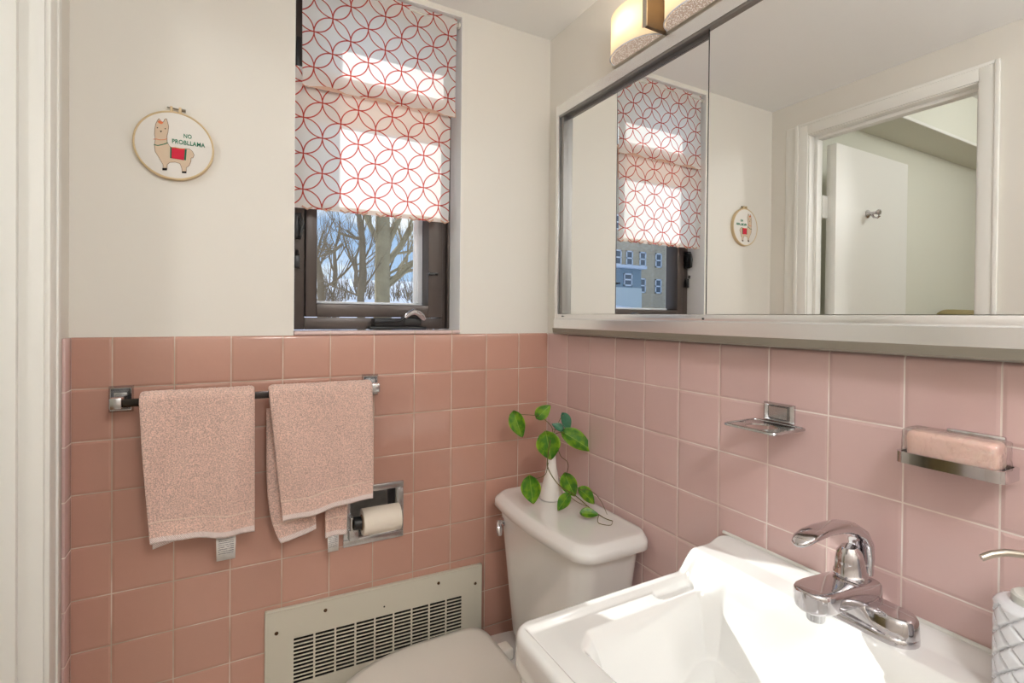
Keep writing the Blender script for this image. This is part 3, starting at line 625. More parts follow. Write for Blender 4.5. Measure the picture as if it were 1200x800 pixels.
m.tube([(-.214, -.094, .722), (-.218, -.100, .716), (-.220, -.108, .704), (-.220, -.112, .690)], [.0065, .0085, .0095, .006], 12); m.build('flush_lever', M['chrome'], to)
def oval(x0, x1, yc, hw, z, n=64, pr_=3.2):
    cx = x1-(x1-x0)*.40; out = []
    for k in range(n):
        a = 2*PI*k/n; c, s = math.cos(a), math.sin(a); rx = (x1-cx) if c > 0 else (cx-x0); pw = pr_ if c > 0 else 2.1
        w = 1-.10*max(0, c)**2
        out.append((cx+rx*math.copysign(abs(c)**(2/pw), c), yc+w*hw*math.copysign(abs(s)**(2/pw), s), z))
    return out
YC = -.258
m = MB(); S = []
for z, x0, x1, hw in ((0, -.56, -.06, .10), (.02, -.56, -.06, .105), (.10, -.54, -.07, .098), (.20, -.57, -.08, .115), (.30, -.63, -.06, .152), (.375, -.665, -.05, .170), (.404, -.672, -.05, .172), (.410, -.664, -.055, .166)): S.append(oval(x0, x1, YC, hw, z))
m.loft(S); m.build('bowl', M['porc2'], to, angle=60)
m = MB(); m.loft([oval(-.682, -.266, YC, .172, .4110, pr_=7), oval(-.686, -.264, YC, .175, .415, pr_=7), oval(-.686, -.264, YC, .175, .424, pr_=7), oval(-.680, -.267, YC, .170, .428, pr_=7)]); m.build('seat', M['seat'], to, angle=60)
m = MB(); m.loft([oval(-.686, -.262, YC, .174, .4290, pr_=9), oval(-.691, -.259, YC, .178, .433, pr_=9), oval(-.691, -.259, YC, .178, .443, pr_=9), oval(-.687, -.261, YC, .175, .4475, pr_=9), oval(-.665, -.275, YC, .160, .4510, pr_=9), oval(-.55, -.33, YC, .09, .4525, pr_=5)]); m.build('seat_lid', M['seat'], to, angle=60)
for y in (YC-.07, YC+.07): m = MB(); m.box(-.258, -.225, y-.02, y+.02, .4105, .440, .006, 3); m.build('lid_hinge', M['seat'], to)

# ------------------------------------------------------------------ bud vase with pothos cutting
vx, vy, vz = -.094, -.173, .7908
vs = empty('bud_vase', (vx, vy, vz), 'small white porcelain bud vase on the toilet tank lid', 'vase')
m = MB(); m.lathe([(0, 0), (.030, 0), (.0325, .003), (.0325, .010), (.029, .026), (.0215, .052), (.0145, .085), (.0115, .115), (.0118, .145), (.0140, .163), (.0115, .163), (.0090, .14), (0, .12)], 36, Matrix.Translation((vx, vy, vz))); m.build('vase_body', simple('glossy_white_ceramic', srgb(238, 232, 226), .12, coat=.7), vs)
po = empty('pothos_cutting', (vx, vy, vz+.15), 'trailing green pothos cutting standing in the white bud vase', 'plant')
def leaf(base, tip, width, nrm, curl=.25, mat='leaf', stem=None, name='leaf'):
    b, tp_ = Vector(base), Vector(tip); d = tp_-b; L = d.length; d.normalize(); nrm = Vector(nrm); s = d.cross(nrm).normalized(); nn = s.cross(d).normalized()
    nu, nv = 13, 17; P = np.zeros((nv, nu, 3)); U = np.zeros((nv, nu, 2))
    for i in range(nv):
        v = i/(nv-1); w = width/2*(math.sin(PI*min(1, v**.72))**.75)*(1.04-.3*v) if 0 < v < 1 else .0002
        lobe = -.10*L*(1-v)**6
        for j in range(nu):
            u = j/(nu-1)*2-1; fold = (u*u)*w*.35-curl*L*(v-.35)**2
            q = b+d*(v*L+lobe*abs(u)*1.5)+s*(u*w)+nn*fold; P[i, j] = q; U[i, j] = (.5+u*.5*w/(width/2), v)
    o = grid_mesh(name, P, M[mat], U, po); md = o.modifiers.new('s', 'SOLIDIFY'); md.thickness = .0006; return o
CAM = Vector((-.8508, -1.3205, 1.288)); cd = (CAM-Vector((-.08, -.17, .9))).normalized()
def N(dx=0, dy=0, dz=0): return (cd.x+dx, cd.y+dy, cd.z+dz)
leaf((-.1752, -.1087, 1.017), (-.1563, -.1197, .9497), .048, N(-.2, 0, .1))
leaf((-.1190, -.1400, 1.0095), (-.0884, -.1561, 1.0429), .040, N(.1, -.2, .3))
leaf((-.0648, -.181, .978), (-.0900, -.168, .994), .024, N(0, -.1, .5), mat='leaf_dark')
leaf((-.0570, -.1739, 1.016), (-.0413, -.1826, .9690), .034, N(.4, .1, .2), mat='leaf_dark')
leaf((-.1195, -.1855, .9710), (-.1077, -.1924, .9010), .070, N(0, -.1, .0), curl=.15)
leaf((-.0590, -.185, .9680), (.0100, -.2223, .9200), .056, N(.1, 0, .35), curl=.10)
leaf((-.1780, -.1995, .8640), (-.1701, -.2047, .7970), .056, N(-.1, 0, .2), curl=.12)
leaf((-.0848, -.2281, .8670), (-.0636, -.2402, .8102), .048, N(-.4, -.1, .1), curl=.15)
leaf((-.1193, -.2892, .8404), (-.1440, -.2769, .8010), .032, N(-.3, 0, .1))
leaf((-.0751, -.2793, .8440), (-.0403, -.2986, .8085), .040, N(.4, .1, .35))
leaf((-.1010, -.3220, .8035), (-.0640, -.3420, .8010), .030, (-.4, -.6, 1), curl=.05)
def stem(pts, r=.0013):
    # smooth Catmull-Rom
    P = [Vector(p) for p in pts]; Q = []
    for i in range(len(P)-1):
        a = P[max(0, i-1)]; b = P[i]; c = P[i+1]; d = P[min(len(P)-1, i+2)]
        for k in range(6):
            t = k/6; Q.append(.5*((2*b)+(c-a)*t+(2*a-5*b+4*c-d)*t*t+(3*b-a-3*c+d)*t**3))
    Q.append(P[-1]); m = MB(); m.tube(Q, [r*(1-.35*i/len(Q)) for i in range(len(Q))], 7); m.build('stem', M['stem'], po)
mouth = (vx, vy, vz+.160)
stem([(vx, vy, vz+.14), mouth, (-.0840, -.1591, .9802), (-.109, -.1452, 1.0083), (-.1255, -.136, 1.0137), (-.1752, -.1087, 1.017)])
stem([mouth, (-.0980, -.180, .9700), (-.1130, -.193, .950), (-.1220, -.198, .915), (-.130, -.212, .888), (-.112, -.236, .849), (-.088, -.275, .830), (-.068, -.312, .806), (-.055, -.350, .7935), (-.0478, -.3744, .7930)], .0017)
stem([mouth, (-.0860, -.172, .964), (-.0700, -.180, .970), (-.0590, -.185, .968)])
stem([(-.0850, -.185, .940), (-.0743, -.1879, .9081), (-.0599, -.1959, .8943), (-.0557, -.1984, .8800), (-.0700, -.212, .868), (-.0848, -.2281, .867)], .001)
stem([(-.1240, -.203, .900), (-.1300, -.200, .870), (-.150, -.198, .862), (-.1780, -.1995, .864)], .001)
stem([(-.1193, -.2892, .8404), (-.0975, -.300, .822), (-.0740, -.308, .811)], .001)
stem([(-.0751, -.2793, .8440), (-.052, -.290, .842), (-.040, -.315, .825), (-.045, -.350, .800)], .0009)
stem([(-.0640, -.3420, .8010), (-.0900, -.372, .796), (-.070, -.392, .7935), (-.0478, -.3744, .7930)], .001)
stem([mouth, (-.082, -.170, .975), (-.066, -.172, 1.005), (-.0570, -.1739, 1.016)], .0011)
stem([(-.0840, -.1650, .978), (-.070, -.176, .975), (-.0648, -.181, .978)], .0011)

# ------------------------------------------------------------------ sink
sx0, sx1, sy0, sy1 = -.478, -.0008, -1.20, -.660
ymid = (sy0+sy1)/2
def sm(a, b, x):
    t = max(0, min(1, (x-a)/(b-a))) if b != a else 0; return t*t*(3-2*t)
half = [(-.130, -.750), (-.148, -.7315), (-.372, -.7315), (-.392, -.750)]
bas = half+[(x, 2*ymid-y) for x, y in half][::-1]
def sm(a, b, x):
    t = max(0, min(1, (x-a)/(b-a))) if b != a else 0; return t*t*(3-2*t)
def sd_poly(x, y, P):
    d = 1e9; ins = False; n = len(P)
    for i in range(n):
        ax, ay = P[i]; bx, by = P[i-1]; ex, ey = bx-ax, by-ay; wx, wy = x-ax, y-ay
        t = max(0, min(1, (wx*ex+wy*ey)/(ex*ex+ey*ey))); d = min(d, (wx-ex*t)**2+(wy-ey*t)**2)
        if (ay > y) != (by > y) and x < (bx-ax)*(y-ay)/(by-ay)+ax: ins = not ins
    d = math.sqrt(d); return -d if ins else d
def sink_h(x, y, e):
    """e distance to outer edge of the top"""
    le = -.098; z = .810
    ed = min(y-sy0, sy1-y, x-sx0)
    z += .0085*(1-sm(.008, .018, ed))
    w = sm(le-.034, le+.010, x); led = .8535+.010*sm(-.05, -.012, x)
    z = z*(1-w)+led*w
    # soap hollow
    for cy in (sy1-.030, sy0+.030):
        ax, bx = -.205, -.135; px = max(ax, min(bx, x)); dd = math.hypot(x-px, y-cy); z -= .009*(1-sm(.009, .015, dd))
    s = sd_poly(x, y, bas)-.0185
    if s < .005: 
        q = -s; wd = .050-.018*sm(-.24, -.17, x); z -= .004*sm(-.005, .003, q)+.092*sm(-.001, wd, q)+.024*sm(.02, .13, q)
    return z
sk_ = empty('bathroom_sink', (-.24, ymid, .62), 'white rectangular porcelain wall sink with raised back ledge', 'sink')
nb = 24
ringpts = [(p[0], p[1]) for p in rrect(sx0, sx1, sy0, sy1, .028, 0, n=8)]
ringpts = [p for i, p in enumerate(ringpts)]
# resample boundary uniformly
cum = [0]
for a, b in zip(ringpts, ringpts[1:]+ringpts[:1]): cum.append(cum[-1]+math.dist(a, b))
NB = 520; bnd = []
for k in range(NB):
    s = cum[-1]*k/NB; i = max(j for j in range(len(ringpts)) if cum[j] <= s); a = ringpts[i]; b = ringpts[(i+1) % len(ringpts)]; f = (s-cum[i])/max(1e-9, cum[i+1]-cum[i]); bnd.append((a[0]+(b[0]-a[0])*f, a[1]+(b[1]-a[1])*f))
cx, cy = -.27, ymid; rows = []
def skirt(s, z_top, drop, out):   # ring offset outwards/down
    pass
# outward roll then skirt
NR = 200
for i in range(NR):
    f = (i/(NR-1)); f = f**.9; row = []
    for bx, by in bnd: x, y = cx+(bx-cx)*f, cy+(by-cy)*f; row.append((x, y, sink_h(x, y, 0)))
    rows.append(row)
last = rows[-1]
def offs(k, o):
    ax, ay = bnd[k-1]; bx, by = bnd[(k+1) % NB]; tx, ty = bx-ax, by-ay; L = math.hypot(tx, ty) or 1; nx, ny = ty/L, -tx/L
    if (bnd[k][0]+nx*.01-cx)**2+(bnd[k][1]+ny*.01-cy)**2 < (bnd[k][0]-cx)**2+(bnd[k][1]-cy)**2: nx, ny = -nx, -ny
    return nx*o, ny*o
for o_, dz in ((.003, -.0008), (.006, -.003), (.008, -.0065), (.009, -.011), (.009, -.04), (.004, -.052), (.002, -.06), (-.004, -.13), (-.02, -.18)):
    row = []
    for k in range(NB):
        ox, oy = offs(k, o_); x = min(-.0006, bnd[k][0]+ox); y = bnd[k][1]+oy
        zt = last[k][2]; row.append((x, y, zt+dz if dz > -.03 else (.81+dz)+(zt-.81)*(.0)))
    rows.append(row)
o = grid_mesh('basin', np.array(rows), M['porc'], None, sk_, closed_u=True, angle=60)
bm = bmesh.new(); bm.from_mesh(o.data); bmesh.ops.remove_doubles(bm, verts=bm.verts[:], dist=1e-6); bm.edges.ensure_lookup_table()
bmesh.ops.holes_fill(bm, edges=[e for e in bm.edges if e.is_boundary]); bmesh.ops.recalc_face_normals(bm, faces=bm.faces[:]); bm.to_mesh(o.data); bm.free()
for p in o.data.polygons: p.use_smooth = True
m = MB(); m.lathe([(0, 0), (.019, 0), (.021, .002), (.016, .004), (0, .002)], 24, Matrix.Translation((cx, cy, .6835))); m.build('drain', M['chrome'], sk_)
m = MB(); m.tube([(-.003, sy1+.006, .8645), (-.003, sy0-.006, .8645)], .0035, 8); m.build('caulk_line', M['caulk'], sk_)
m = MB(); m.tube([(cx, cy, .70), (cx, cy, .50), (cx, cy, .44), (-.20, cy, .40), (-.12, cy, .44), (0.0, cy, .46)], .018, 14); m.build('drain_trap', M['chrome'], sk_)

# ------------------------------------------------------------------ faucet
fz, fy, fx = .853, -.920, -.057
fa = empty('faucet', (fx, fy, fz), 'chrome single lever faucet mounted on the sink ledge', 'faucet')
def stad(x, y, hl, r, z, n=12):
    out = []
    for s, a0 in ((1, 0), (-1, PI)):
        for k in range(n+1):
            a = a0+PI*k/n; out.append((x+r*math.cos(a), y+s*(hl-r)+r*math.sin(a), z))
    return out
m = MB(); m.loft([stad(fx, fy-.0105, 0.0710, .0285, fz-.001), stad(fx, fy-.0105, 0.0710, .0285, fz+.007), stad(fx, fy-.0105, 0.0695, .027, fz+.0105), stad(fx, fy-.0105, 0.0670, .0245, fz+.012)]); m.build('base_plate', M['chrome'], fa, angle=40)
def block(yc, sgn):
    S = []
    for h, g in ((.010, -.0025), (.030, -.001), (.0340, .0015), (.0355, .0055)):
        q = []
        for k in range(13):
            a = -PI/2+PI*k/12; q.append((fx+(.0225-g)*math.sin(a) if False else fx+(.0225-g)*math.sin(a), yc+sgn*(.012+(.0225-g)*math.cos(a)), fz+h))
        q.append((fx+.0215-g, yc-sgn*(.018-g), fz+h+.002)); q.append((fx-.0215+g, yc-sgn*(.018-g), fz+h+.002)); S.append(q)
    return S
for yy, sg in ((fy-.0445, -1), (fy+.0215, 1)): m = MB(); m.loft(block(yy, sg)); m.build('end_cap', M['chrome'], fa, angle=40)
# body: saddle along y, then spout along -x
def rsec(c, u, v, hu, hv, n=24, p=3.2):
    c, u, v = Vector(c), Vector(u), Vector(v); out = []
    for k in range(n):
        a = 2*PI*k/n; ca, sa = math.cos(a), math.sin(a); out.append(c+u*(hu*math.copysign(abs(ca)**(2/p), ca))+v*(hv*math.copysign(abs(sa)**(2/p), sa)))
    return out
m = MB(); S = []
for dy, top in ((-.040, .016), (-.034, .024), (-.026, .036), (-.014, .046), (0, .049), (.014, .046), (.026, .036), (.034, .024), (.040, .016)):
    S.append(rsec((fx-.002, fy+dy, fz+top/2+.003), (1, 0, 0), (0, 0, 1), .0225, top/2+.001))
m.loft(S); m.build('body', M['chrome'], fa, angle=60)
m = MB(); S = []
for x, z, hw, ht in ((-.030, .040, .026, .016), (-.060, .043, .0285, .0165), (-.090, .0470, .0280, .0155), (-.115, .0500, .0275, .0150), (-.140, .0520, .0275, .0152), (-.156, .0525, .0262, .0152), (-.166, .0525, .0225, .0150), (-.1725, .0525, .0165, .0146), (-.1760, .0525, .0085, .0140), (-.1768, .0525, .003, .0130)):
    S.append(rsec((x, fy, fz+z), (0, 1, 0), (-.10, 0, 1), hw, ht, n=32, p=5))
m.loft(S); sp = m.build('spout', M['chrome'], fa, angle=50)
m = MB(); m.lathe([(0, 0), (.0105, 0), (.0115, .002), (.0115, .011), (.0125, .013), (.0125, .018), (0, .018)], 28, Matrix.Translation((-.150, fy, fz+.0215))); m.build('aerator', M['chrome_old'], sp)
m = MB(); m.lathe([(0, 0), (.0235, 0), (.0235, .004), (.0215, .006), (.0205, .018), (.0220, .019), (.0220, .022), (.0200, .024), (.0185, .04), (.016, .052), (.010, .060), (0, .062)], 36, Matrix.Translation((-.062, fy, fz+.046)) @ Matrix.Rotation(-.12, 4, 'Y')); hub = m.build('valve_hub', M['chrome'], fa, angle=40)
m = MB(); m.lathe([(0, 0), (.0042, 0), (.0042, .002), (0, .003)], 16, Matrix.Translation((-.0815, fy, fz+.083)) @ Matrix.Rotation(-PI/2-.1, 4, 'Y')); m.build('index_button', simple('red_blue_button', srgb(150, 36, 48), .3), hub)
m = MB(); S = []
pth = [(-.034, .060, .0150, .0075), (-.034, .085, .0165, .0085), (-.038, .105, .017, .009), (-.050, .122, .0165, .009), (-.068, .1325, .0155, .0085), (-.090, .1385, .0145, .0078), (-.115, .1415, .014, .007), (-.140, .1430, .0145, .0062), (-.165, .1420, .0150, .0055), (-.182, .1390, .0135, .005), (-.1935, .1350, .0085, .004), (-.1965, .1335, .003, .002)]
for i, (x, z, hw, ht) in enumerate(pth):
    a = pth[max(0, i-1)]; b = pth[min(len(pth)-1, i+1)]; d = Vector((b[0]-a[0], 0, b[1]-a[1])).normalized(); nrm = Vector((0, 1, 0)).cross(d)
    S.append(rsec((x, fy, fz+z), (0, 1, 0), nrm, hw, ht, p=2.6))
m.loft(S); m.build('lever_handle', M['chrome'], fa, angle=60)

# ------------------------------------------------------------------ chrome accessories on the right wall
th_ = empty('toothbrush_holder', (0, -.766, 1.10), 'chrome toothbrush holder on the pink tile, beneath the mirror', 'toothbrush holder')
m = MB(); cyy, czz = -.7665, 1.1205; S = []
for s, d in ((1, 0), (1, .004), (.86, .009), (.80, .009), (.66, .004), (.64, .004), (.60, .006)): S.append([(-d, cyy-.0285*s, czz-.0165*s), (-d, cyy+.0285*s, czz-.0165*s), (-d, cyy+.0285*s, czz+.0165*s), (-d, cyy-.0285*s, czz+.0165*s)])
m.loft(S); m.build('wall_plate', M['chrome_old'], th_, angle=30)
t = bmesh.new(); n = 40; O_, I_ = [], []
ou = [(p[0], p[1]) for p in rrect(-.090, -.004, -.816, -.720, .008, 0, n=6)]
import itertools
def flat_ring(outer, holes, z0, z1):
    bm = bmesh.new(); E = []
    for loop in [outer]+holes:
        vs_ = [bm.verts.new((x, y, z0)) for x, y in loop]; E += [bm.edges.new((vs_[i], vs_[(i+1) % len(vs_)])) for i in range(len(vs_))]
    bmesh.ops.triangle_fill(bm, edges=E, use_beauty=True); r = bmesh.ops.extrude_face_region(bm, geom=bm.faces[:]); 
    for v in [g for g in r['geom'] if isinstance(g, bmesh.types.BMVert)]: v.co.z = z1
    return bm
t.free(); ell = lambda cx, cy, a, b, n=28: [(cx+a*math.cos(2*PI*k/n), cy+b*math.sin(2*PI*k/n)) for k in range(n)]
m = MB(); m.add(flat_ring(ou, [ell(-.054, -.768, .024, .026), ell(-.050, -.729, .007, .0045), ell(-.050, -.807, .007, .0045)], 1.0985, 1.1015)); m.tube([(p[0], p[1], 1.1005) for p in ou]+[(ou[0][0], ou[0][1], 1.1005)], .0026, 8)
m.build('tray', M['chrome_old'], th_, angle=40)
sd = empty('soap_dish', (0, -1.03, 1.10), 'chrome wall soap dish holding a wrapped soap bar', 'soap dish')
m = MB(); m.box(-.006, 0, -1.068, -1.008, 1.108, 1.142, .002); m.build('wall_plate', M['chrome'], sd)
m = MB(); ou = [(p[0], p[1]) for p in rrect(-.054, -.003, -1.083, -.968, .010, 0, n=6)]; m.add(flat_ring([(p[0], p[1]) for p in rrect(-.0505, -.0065, -1.0795, -.9715, .008, 0, n=6)], [ell(-.028, -1.0+.012*k, .012, .003, 12) for k in (-3, -1, 1)], 1.098, 1.1005)); 
inn = [(p[0], p[1]) for p in rrect(-.050, -.007, -1.079, -.972, .008, 0, n=6)]; m.add(flat_ring(ou, [inn], 1.093, 1.108)); m.build('tray', M['chrome'], sd, angle=40)
so = empty('soap_bar', (-.028, -1.025, 1.1008), 'pink soap bar in clear wrap, resting in the soap dish', 'soap')
m = MB(); m.box(-.0485, -.0105, -1.073, -.978, 1.1010, 1.1385, .008, 4); m.build('soap_block', M['soap'], so)
m = MB(); m.box(-.0500, -.0085, -1.0770, -.9735, 1.1008, 1.1405, .005, 3); t = m.bm; bmesh.ops.subdivide_edges(t, edges=[e for e in t.edges if e.calc_length() > .01], cuts=10, use_grid_fill=True)
for v in t.verts: v.co += v.co.normalized()*0+Vector((noise.noise(v.co*90), noise.noise(v.co*90+Vector((5, 0, 0))), .6*noise.noise(v.co*90+Vector((0, 7, 0)))))*.0016
for v in t.verts: v.co.z = max(v.co.z, 1.1008)
m.build('clear_wrap', M['wrap'], so, angle=80)

# ------------------------------------------------------------------ soap dispenser
dx_, dy_, dz_ = -.056, -1.113, .8545
ds = empty('soap_dispenser', (dx_, dy_, dz_), 'white diamond patterned soap dispenser with nickel pump, at the sink corner', 'soap dispenser')
def quilt(r, z, a):
    if r < .030 or z > .107: return r
    u = a*8/(2*PI)+z/.027; v = a*8/(2*PI)-z/.027
    fu, fv = abs((u % 1)-.5)*2, abs((v % 1)-.5)*2; g = max(fu, fv); return r*(1-.10*sm(.80, 1, g)+.02*(1-max(fu, fv)))
prof = [(0, 0), (.034, 0)]+[(.037, .003+.104*i/60) for i in range(61)]+[(.0360, .1085), (.034, .111), (.030, .1125), (.012, .113), (0, .113)]
m = MB(); m.lathe(prof, 160, Matrix.Translation((dx_, dy_, dz_)), quilt); m.build('bottle', M['pressed'], ds, angle=50)
m = MB(); m.lathe([(0, .113), (.0225, .113), (.0225, .121), (.020, .123), (0, .123)], 30, Matrix.Translation((dx_, dy_, dz_))); m.build('collar', simple('pale_plastic', srgb(214, 216, 210), .3), ds)
m = MB(); m.lathe([(0, .123), (.0045, .123), (.0045, .158), (.011, .160), (.012, .168), (.009, .174), (0, .175)], 24, Matrix.Translation((dx_, dy_, dz_)))
m.tube([(dx_, dy_, dz_+.168), (-.067, -1.104, 1.0235), (-.080, -1.0915, 1.0235), (-.090, -1.083, 1.0200), (-.098, -1.0765, 1.0150)], [.0042, .0042, .004, .004, .0036], 12); m.build('pump', M['nickel'], ds)

# ------------------------------------------------------------------ mirror cabinet
mc = empty('mirror_cabinet', (0, -.66, 1.24), 'recessed medicine cabinet with two sliding mirror doors and aluminium frame', 'mirror cabinet')
CY0, CY1 = -1.28, -.083
m = MB(); m.box(.004, .10, CY0+.05, CY1-.02, 1.272, 1.277); m.box(.096, .10, CY0+.05, CY1-.02, 1.275, 1.875); m.box(.004, .10, CY1-.024, CY1-.020, 1.272, 1.875); m.build('cabinet_box', M['cream_metal'], mc)
m = MB(); m.box(-.030, .0035, CY1-.014, CY1, 1.254, 1.8718, .001); m.build('side_rail', M['alu'], mc)
m = MB(); m.box(-.024, -.004, CY1-.030, CY1-.0185, 1.296, 1.872); m.box(-.026, .003, CY1-.034, CY1-.031, 1.296, 1.872); m.build('side_channel', M['alu_dark'], mc)
m = MB()
q = [(-.030, 1.902), (.003, 1.918), (.003, 1.872), (-.030, 1.872)]; m.loft([[(x, CY1, z) for x, z in q], [(x, CY0, z) for x, z in q]]); m.build('top_rail', M['alu'], mc, angle=30)
m = MB(); m.box(-.0285, .003, CY0, CY1-.014, 1.866, 1.8715); m.box(-.0135, -.0115, CY0, CY1-.014, 1.858, 1.8665); m.build('upper_track', M['alu_dark'], mc)
m = MB(); q = [(-.040, 1.2795), (-.002, 1.2830), (-.002, 1.2545), (-.040, 1.2545)]; m.loft([[(x, CY1-.012, z) for x, z in q], [(x, CY0, z) for x, z in q]])
m.box(-.030, -.001, CY0, CY1-.014, 1.2795, 1.2945, .0008); m.build('bottom_rail', M['alu'], mc, angle=30)
m = MB(); q = [(-.0405, 1.2545), (-.001, 1.2545), (-.001, 1.2385), (-.0385, 1.2405)]; m.loft([[(x, CY1-.006, z) for x, z in q], [(x, CY0, z) for x, z in q]]); m.build('ledge_lip', simple('dull_grey_aluminium', srgb(148, 142, 130), .5, .4), mc, angle=30)
m = MB(); m.box(-.0105, -.0075, -.66, CY1-.0345, 1.2955, 1.868); lm = m.build('sliding_mirror', M['mirror'], mc, smooth=False)
m = MB(); m.box(-.0215, -.0185, CY0, -.6215, 1.2955, 1.8785); m.build('sliding_mirror', M['mirror'], mc, smooth=False)
m = MB(); m.box(-.0222, -.018, -.6218, -.6203, 1.2955, 1.8785); m.build('mirror_edge', M['black'], mc)
for q in ([(-.0306, -.6215, 1.288), (-.0306, -.6215, 1.284)], [(-.0296, -.125, 1.289), (-.032, -.125, 1.289)]): m = MB(); m.tube(q, .0019, 8); m.build('track_screw', M['black'], mc)
m = MB(); m.box(-.012, -.0005, -.085, -.045, 1.2365, 1.2465, .004, 3); struct(m.build('trim_4', M['caulk']))

# ------------------------------------------------------------------ vanity light
vl = empty('vanity_light', (0, -.58, 1.93), 'bathroom wall light with cream half-drum shades above the mirror', 'wall light')
LZ, LH, LA, LB = 1.928, .100, .082, .052
m = MB(); m.box(-.012, .0035, -.86, -.315, LZ+.012, LZ+.078, .002); m.build('back_plate', M['nickel'], vl)
m = MB(); m.box(-.009, .003, -.87, -.305, LZ-.002, LZ+.004, .001); m.build('bottom_bar', M['nickel'], vl)
shades = []
for k in range(3):
    yc = -.397-.18*k; m = MB(); t = bmesh.new(); n = 32; A = []; 
    for z in (LZ+.003, LZ+.05, LZ+LH): A.append([t.verts.new((-.002-LB*math.cos(-PI/2+PI*j/n), yc+LA*math.sin(-PI/2+PI*j/n), z)) for j in range(n+1)])
    for i in range(2):
        for j in range(n): t.faces.new((A[i][j], A[i][j+1], A[i+1][j+1], A[i+1][j]))
    m.add(t); so_ = m.build('lamp_shade', M['lampshade'], vl, angle=80); md = so_.modifiers.new('s', 'SOLIDIFY'); md.thickness = .0015; md.offset = 0
    m = MB(); arc = [(-.002-(LB-.002)*math.cos(-PI/2+PI*j/n), yc+(LA-.002)*math.sin(-PI/2+PI*j/n)) for j in range(n+1)]; m.prism(arc, Matrix.Translation((0, 0, LZ)), .004); m.build('crystal_diffuser', M['crystal'], vl, angle=30)
    m = MB(); m.tube([(-.004-(LB)*math.cos(-PI/2+PI*j/n), yc+LA*math.sin(-PI/2+PI*j/n), LZ+.001) for j in range(n+1)], .0018, 6); m.build('shade_rim', M['white_out'], vl)
for k in range(2):
    yc = -.487-.18*k; m = MB(); m.box(-.068, 0.0, yc-.0045, yc+.0045, LZ-.002, LZ+LH+.01, .0008); m.build('brass_divider', M['brass'], vl)
    m = MB(); m.box(-.070, -.067, yc-.0065, yc+.0065, LZ-.003, LZ+LH+.011, .0005); m.build('divider_edge', M['nickel'], vl)

# added fill lights shaped as ceiling fixtures (bathroom behind the viewpoint, hall)
def dome(name, x, y, z, R, lab, power, colr):
    e = empty(name, (x, y, z), lab, 'ceiling light')
    m = MB(); m.lathe([(0, 0), (R*1.04, 0), (R*1.04, -.02), (R, -.024), (R*.98, -.02)], 40, Matrix.Translation((x, y, z))); m.build('fill_fixture_base', M['nickel'], e)
    m = MB(); m.lathe([(R*.97, -.02), (R*.92, -.045), (R*.7, -.07), (R*.35, -.085), (0, -.09)], 40, Matrix.Translation((x, y, z))); m.build('fill_dome', lampmat('dome_'+name, colr, power), e)
# ------------------------------------------------------------------ outdoors
def terr(x, y):
    t = max(0, min(1, (y-4)/40)); return 0.2+4.2*t**.8+.10*noise.noise(Vector((x*.25, y*.25, 0)))-.02*max(0, -x-6)*0
nx, ny = 60, 50; P = np.zeros((ny, nx, 3))
for i in range(ny):
    for j in range(nx):
        y = 2.5+70*(i/(ny-1))**1.5; x = -45+80*j/(nx-1); P[i, j] = (x, y, terr(x, y) if x > -14 else 0.5+.05*y)
struct(grid_mesh('ground_snow', P, M['snow']))
def grow(mb, p, d, L, r, depth, bend=.35, twig=4, spread=.6, up=.15):
    pts = [Vector(p)]; rad = [r]; q = Vector(p); dd = Vector(d).normalized(); n = 5
    for i in range(n):
        dd = (dd+Vector((random.uniform(-bend, bend), random.uniform(-bend, bend), random.uniform(-bend, bend)+up))*.35).normalized(); q = q+dd*L/n; pts.append(q.copy()); rad.append(r*(1-.45*(i+1)/n))
    mb.tube(pts, rad, 8 if r > .05 else (5 if r > .01 else 3), cap=False)
    if depth <= 0: return
    for k in range(twig):
        i = random.randint(1, n); a = (dd+Vector((random.uniform(-1, 1), random.uniform(-1, 1), random.uniform(-.5, .9)))*spread).normalized()
        grow(mb, pts[i], a, L*random.uniform(.5, .8), rad[i]*random.uniform(.35, .6), depth-1, bend, twig, spread, up)
def tree(label, group, trunk, limbs, depth, mat='bark'):
    e = empty('bare_tree', trunk[0], label, 'tree', group); m = MB()
    m.tube(trunk, [q for q in limbs[0]], 14); m.build('trunk', M[mat], e)
    m = MB()
    for p, d, L, r in limbs[1]: grow(m, p, d, L, r, depth)
    m.build('branches', M[mat], e, smooth=True); return e
random.seed(11)
T0 = terr(1.8, 9)
tree('thick old tree trunk just outside, right half of the pane', None, [(1.78, 9, T0-.2), (1.77, 9, 1.6), (1.76, 9, 2.3), (1.78, 9, 2.8), (1.77, 9.05, 3.4), (1.74, 9.1, 4.6)], ([.22, .155, .15, .155, .14, .10],
     [((1.80, 9, 2.3), (.8, .1, .75), 1.6, .07), ((1.84, 9, 1.9), (.9, .2, .6), 1.5, .055), ((1.70, 9, 2.75), (-.5, 0, 1), 1.8, .06), ((1.86, 9, 2.7), (.35, 0, 1), 1.8, .06), ((1.9, 9, 3.0), (.7, .1, .8), 1.4, .04), ((1.82, 9, 1.8), (.9, .1, .9), 1.5, .03), ((1.84, 9, 2.1), (.7, .2, .3), 1.4, .03), ((1.86, 9, 2.5), (.9, .2, .1), 1.3, .03), ((1.8, 9, 2.0), (.8, .3, .2), 1.2, .035), ((1.74, 9, 3.4), (-.5, .1, .8), 1.3, .05)]), 3)
